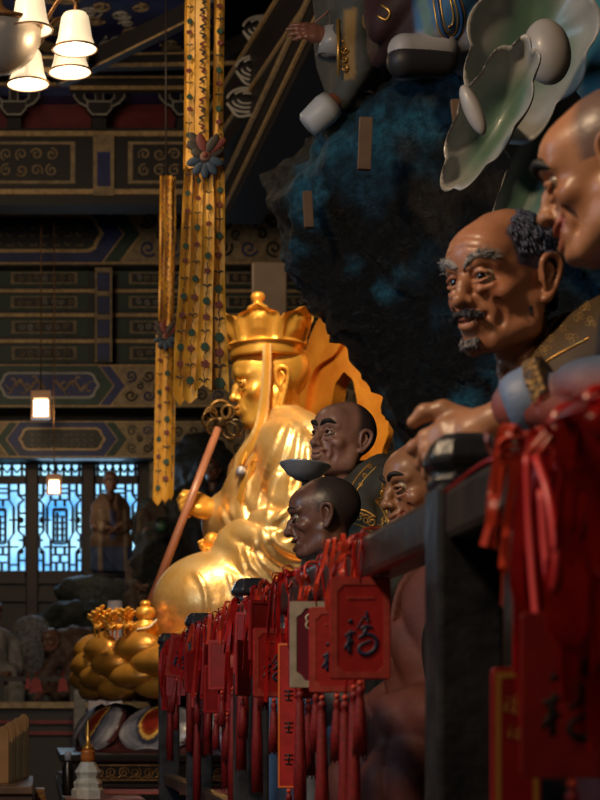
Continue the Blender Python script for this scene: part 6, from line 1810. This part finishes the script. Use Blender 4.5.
def flower_knot(px, py, d, dy, sc):
    """embroidered lotus applique joining the strips"""
    p = P(px, py, d); u = d/1300*sc; y = p.y+dy; out = []
    for k in range(9):
        a = R(20+140*k/8); L = (15+5*math.sin(k*1.3))*u
        out.append(withm(xform(ball((0,0,0), (4.5*u,.006,L*.55), 10, 8), Matrix.Translation((p.x+math.cos(a)*L*.6, y-.003*(k%3), p.z+math.sin(a)*L*.75)) @ Matrix.Rotation(math.pi/2-a, 4, 'Y')), 2 if k%4==1 else 3))
    for k in range(5):
        a = R(200+140*k/4); out.append(withm(xform(ball((0,0,0), (4.*u,.006,7*u), 10, 8), Matrix.Translation((p.x+math.cos(a)*10*u, y-.004, p.z+math.sin(a)*12*u)) @ Matrix.Rotation(math.pi/2-a, 4, 'Y')), 4))
    out.append(withm(ball((p.x, y-.006, p.z), (5*u,.010,4.5*u), 14, 8), 5)); out.append(withm(ball((p.x, y-.012, p.z+1*u), (3*u,.008,3*u), 10, 8), 2))
    return join(*out)
PINK = mat('embroidered_pink', (.20,.10,.075), .6)
d1 = 5.8
b1 = thing('hanging_banner', 'long broad yellow silk banner with four flowered tails, hanging in front of the golden face', 'banner', P(205,400,d1))
ztop = P(0,-60,d1).z
for i, (a, w, dy, mot) in enumerate(((189.5,10,0,'vine'),(202,14,-.03,'curl'),(219,10.5,.0,'vine'))):
    obj('upper_strip', strip([(a+1.5,-50),(a,40),(a-.5,110),(a-1,168)], w, w, d1, dy, i+1, mot, 0, 9 if mot == 'curl' else 13), BNM, b1, angle=40)
for i, (pts, w0, w1, cut) in enumerate((([(189,165),(187,220),(183.5,300),(181,345),(180,396)],9,14,10), ([(199,170),(197,225),(194,300),(190.5,350),(189.5,398)],9,15,6), ([(208,170),(208,230),(206,300),(204,350),(202.5,392)],9,17,-6), ([(220,165),(219,225),(218.5,300),(219,350),(219.5,393)],9,20,-8))):
    obj('tail', strip(pts, w0, w1, d1, (.02,0,-.02,.01)[i], i+5, 'vine', cut, 17), BNM, b1, angle=40)
obj('flower_knot', flower_knot(204, 160, d1, -.045, 1.15), BNM+[PINK], b1)
obj('hanging_cord', tube([P(205,-50,d1), (P(205,-50,d1).x, d1*K, ZC)], .006, 6), DARKW, b1)
d2 = 8.6
b2 = thing('hanging_banner', 'narrow yellow silk banner hanging left of and behind the broad one', 'banner', P(165,500,d2))
for i, (a, w) in enumerate(((161,6),(166,7),(171,5.5))):
    obj('upper_strip', strip([(a+2,176),(a+1.5,240),(a+.5,300),(a,340)], w, w, d2, (.0,-.03,.01)[i], i+11, 'curl', 0, 8), BNM, b2, angle=40)
for i, (a, w) in enumerate(((159.5,8),(167,9.5),(173,5))):
    obj('tail', strip([(a+.5,335),(a,390),(a-1,450),(a-2,500-i*3)], w, w*1.15, d2, (.0,-.02,.015)[i], i+15, 'vine', 6, 16), BNM, b2, angle=40)
obj('flower_knot', flower_knot(165, 338, d2, -.05, .75), BNM+[PINK], b2)
obj('hanging_cord', tube([P(166,178,d2), (P(166,178,d2).x, d2*K, CZ)], .006, 6), DARKW, b2)

# ---------------------------------------------------------------- chandelier
def glow(name, col, s, base=(.8,.75,.65)):
    m = mat(name, base, .4, emit=col, estr=s); return m
SHADE = glow('lit_glass_shade', (1., .74, .46), .75)
BULB = glow('lit_bulb', (1., .85, .62), 14)
BRONZE = mat('aged_bronze', (.20,.10,.045), .4, .7, bump=.1)
dc = 5.5; hub = P(-4, 25, dc); u = dc/1300
ch = thing('chandelier', 'bronze chandelier with glowing bell shades round a ribbed glass bowl', 'chandelier', (hub.x, hub.y, hub.z-.3))
obj('rod', tube([(hub.x, hub.y, hub.z), (hub.x, hub.y, ZC)], .015, 10), BRONZE, ch)
obj('hub', lathe([(.02,-.06),(.07,-.03),(.09,.0),(.06,.05),(.03,.08),(.02,.2)], hub, 24), BRONZE, ch)
bw = P(-4, 73, dc)
obj('bowl', lathe([(.0,0),(.05,.003),(.11,.028),(.16,.075),(.188,.135),(.195,.175),(.185,.175),(.178,.135),(.15,.08),(.10,.038),(.0,.014)], bw, 72, lobes=36, lob=.015), mat('ribbed_glass_bowl', (.40,.34,.29), .5, mottle=.15), ch)
obj('bowl_rim', lathe([(.198,.170),(.206,.175),(.206,.190),(.19,.195),(.17,.19),(.17,.170),(.198,.170)], bw, 48), BRONZE, ch)
obj('bowl_stem', tube([(bw.x,bw.y,bw.z+.01),(hub.x,hub.y,hub.z)], .012, 10), BRONZE, ch)
LAMPS = []
def shade(px, py, dy, extra=False):
    """px,py: centre of the open lower rim"""
    p = P(px, py, dc+dy/K) if not extra else Vector((px, py, dy))
    s = obj('lamp_shade', lathe([(.030,.162),(.048,.160),(.058,.145),(.064,.11),(.072,.06),(.084,.025),(.094,.012),(.090,.010),(.080,.024),(.068,.06),(.060,.11),(.054,.142),(.030,.152)], p, 36), SHADE, ch)
    obj('shade_rim', tube([(p.x+.0945*math.cos(a), p.y+.0945*math.sin(a), p.z+.012) for a in np.linspace(0,2*math.pi,40)], .0045, 6), BRONZE, s)
    obj('bulb', ball((p.x,p.y,p.z+.075), (.026,.026,.038), 14, 10), BULB, s)
    top = p+Vector((0,0,.16)); h0 = Vector(hub); dr = (top-h0); dr.z = 0
    obj('arm', tube([h0+dr.normalized()*.05, h0+dr*.45+Vector((0,0,-.07)), h0+dr*.8+Vector((0,0,.06+max(0,top.z-h0.z))), top+Vector((0,0,.05)), top-Vector((0,0,.01))], [.010,.010,.009,.010,.016], 8, smooth=6), BRONZE, ch)
    LAMPS.append(p)
shade(30, 33, -.10); shade(75, 52, -.02); shade(70, 75, .28); shade(28, 87, .34)
for a in (150, 190, 230): shade(hub.x+.36*math.cos(R(a)), hub.y+.36*math.sin(R(a)), P(0,50,dc).z, True)
# square lanterns far off
def lantern(px, py, d, s, lab):
    p = P(px, py, d); t = thing('lantern', lab, 'lantern', (p.x, p.y, p.z-s))
    obj('lit_panes', box((p.x-s*.62,p.y-s*.62,p.z-s*.85),(p.x+s*.62,p.y+s*.62,p.z+s*.35)), glow('lantern_light', (1.,.80,.50), 7), t, smooth=False)
    fr = [box((p.x+a*s*.68-.012,p.y+b*s*.68-.012,p.z-s),(p.x+a*s*.68+.012,p.y+b*s*.68+.012,p.z+s)) for a in (-1,1) for b in (-1,1)]
    fr += [box((p.x-s*.8,p.y-s*.8,p.z+s*.5),(p.x+s*.8,p.y+s*.8,p.z+s*1.1)), box((p.x-s*.72,p.y-s*.72,p.z-s*1.02),(p.x+s*.72,p.y+s*.72,p.z-s*.93))]
    obj('lantern_frame', join(*fr), mat('pale_bronze', (.30,.17,.10), .45, .4), t, smooth=False)
    obj('hanging_rod', tube([(p.x,p.y,p.z+s), (p.x,p.y,P(0,60,d).z)], .007, 6), BRONZE, t)
    LAMPS.append(Vector((p.x,p.y-s,p.z-s*1.2)))
lantern(41, 406, 12.0, .115, 'glowing square lantern hanging before the dragon beam')
lantern(54, 485, 11.9, .085, 'smaller glowing lantern hanging lower, before the middle window')
# hanging cords over the lattice behind the staff: a beige notice board right of the crown
nb = P(266, 292, 8.6)
tag(obj('wooden_screen', box((nb.x-.09, nb.y, 0), (nb.x+.14, nb.y+.06, P(0,262,8.6).z)), mat('beige_board', (.27,.20,.145), .5, mottle=.2), smooth=False, bevel=.01), 'plain beige upright board behind the crown of the golden statue', 'board')
# ---------------------------------------------------------------- camera, light
cam = bpy.data.cameras.new('camera'); co = bpy.data.objects.new('camera', cam); COL.objects.link(co)
co.location = (0, 0, EYE); co.rotation_euler = (math.pi/2, 0, 0)
cam.sensor_width = 36; cam.lens = 36*FPX/800
cam.shift_x = (300-PX0)/800; cam.shift_y = (PY0-400)/800
cam.clip_start = .05
cam.dof.use_dof = True; cam.dof.focus_distance = 3.9*K; cam.dof.aperture_fstop = 4.9*K
bpy.context.scene.camera = co
sc = bpy.context.scene
sc.view_settings.view_transform = 'Standard'; sc.view_settings.look = 'None'; sc.view_settings.gamma = 1; sc.view_settings.use_curve_mapping = False
sc.view_settings.exposure = 0
w = bpy.data.worlds.new('world'); sc.world = w; w.use_nodes = True
w.node_tree.nodes['Background'].inputs[0].default_value = (.02, .022, .03, 1); w.node_tree.nodes['Background'].inputs[1].default_value = .3
def light(name, kind, loc, target, energy, col, size=.3, spot=60, blend=.6):
    l = bpy.data.lights.new(name, kind); o = bpy.data.objects.new(name, l); COL.objects.link(o)
    l.energy = energy; l.color = col; o.location = loc
    if kind == 'AREA': l.shape = 'DISK'; l.size = size
    elif kind == 'SPOT': l.shadow_soft_size = size; l.spot_size = R(spot); l.spot_blend = blend
    else: l.shadow_soft_size = size
    o.rotation_euler = (Vector(target)-Vector(loc)).to_track_quat('-Z', 'Y').to_euler()
    return o
WARM = (1., .62, .30)
light('arhat_lamp', 'AREA', (-1.6, 1.6*K, 4.6), (1., 3.*K, 2.2), 95, (1., .72, .45), .5)
light('statue_lamp', 'SPOT', (.75, 6.2*K, 5.3), (1.25, 7.5*K, 2.75), 500, (1., .76, .46), .25, 62)
light('aisle_fill', 'AREA', (-1.0, -.9, 3.9), (.8, 4.2, 2.2), 20, (1., .74, .48), .7)  # added fill behind the camera to brighten the foreground, no known lamp
for i, p in enumerate(LAMPS[:4]): light('bulb_light', 'POINT', p+Vector((0,0,-.03)), p, 1.3, (1.,.72,.42), .04)
for i, p in enumerate(LAMPS[-2:]): light('lantern_lamp', 'POINT', p+Vector((0,-.05,-.05)), p, 3, (1.,.75,.45), .06)
light('banner_fill', 'SPOT', (-1.3, 4.6*K, 6.6), P(200,290,5.9), 420, (1.,.74,.42), .2, 34)  # added warm spot to brighten the banners, no such fitting seen
light('cool_side_fill', 'AREA', (-2.9, 4.2, 3.6), (1.3, 7.2, 3.0), 40, (.50,.74,1.), 1.4)  # added cool fill to bring up the rock; the left wall has no window
light('beam_fill', 'AREA', (-.6, 7.6*K, 5.2), (.5, 12.5*K, 4.3), 45, (1.,.72,.44), .8)  # unseen warm fill on the beams, standing in for chandelier light
light('window_light', 'AREA', (.4, WY-.3, 3.6), (.6, 5, 2.6), 8, (.45,.72,1.), 1.2)
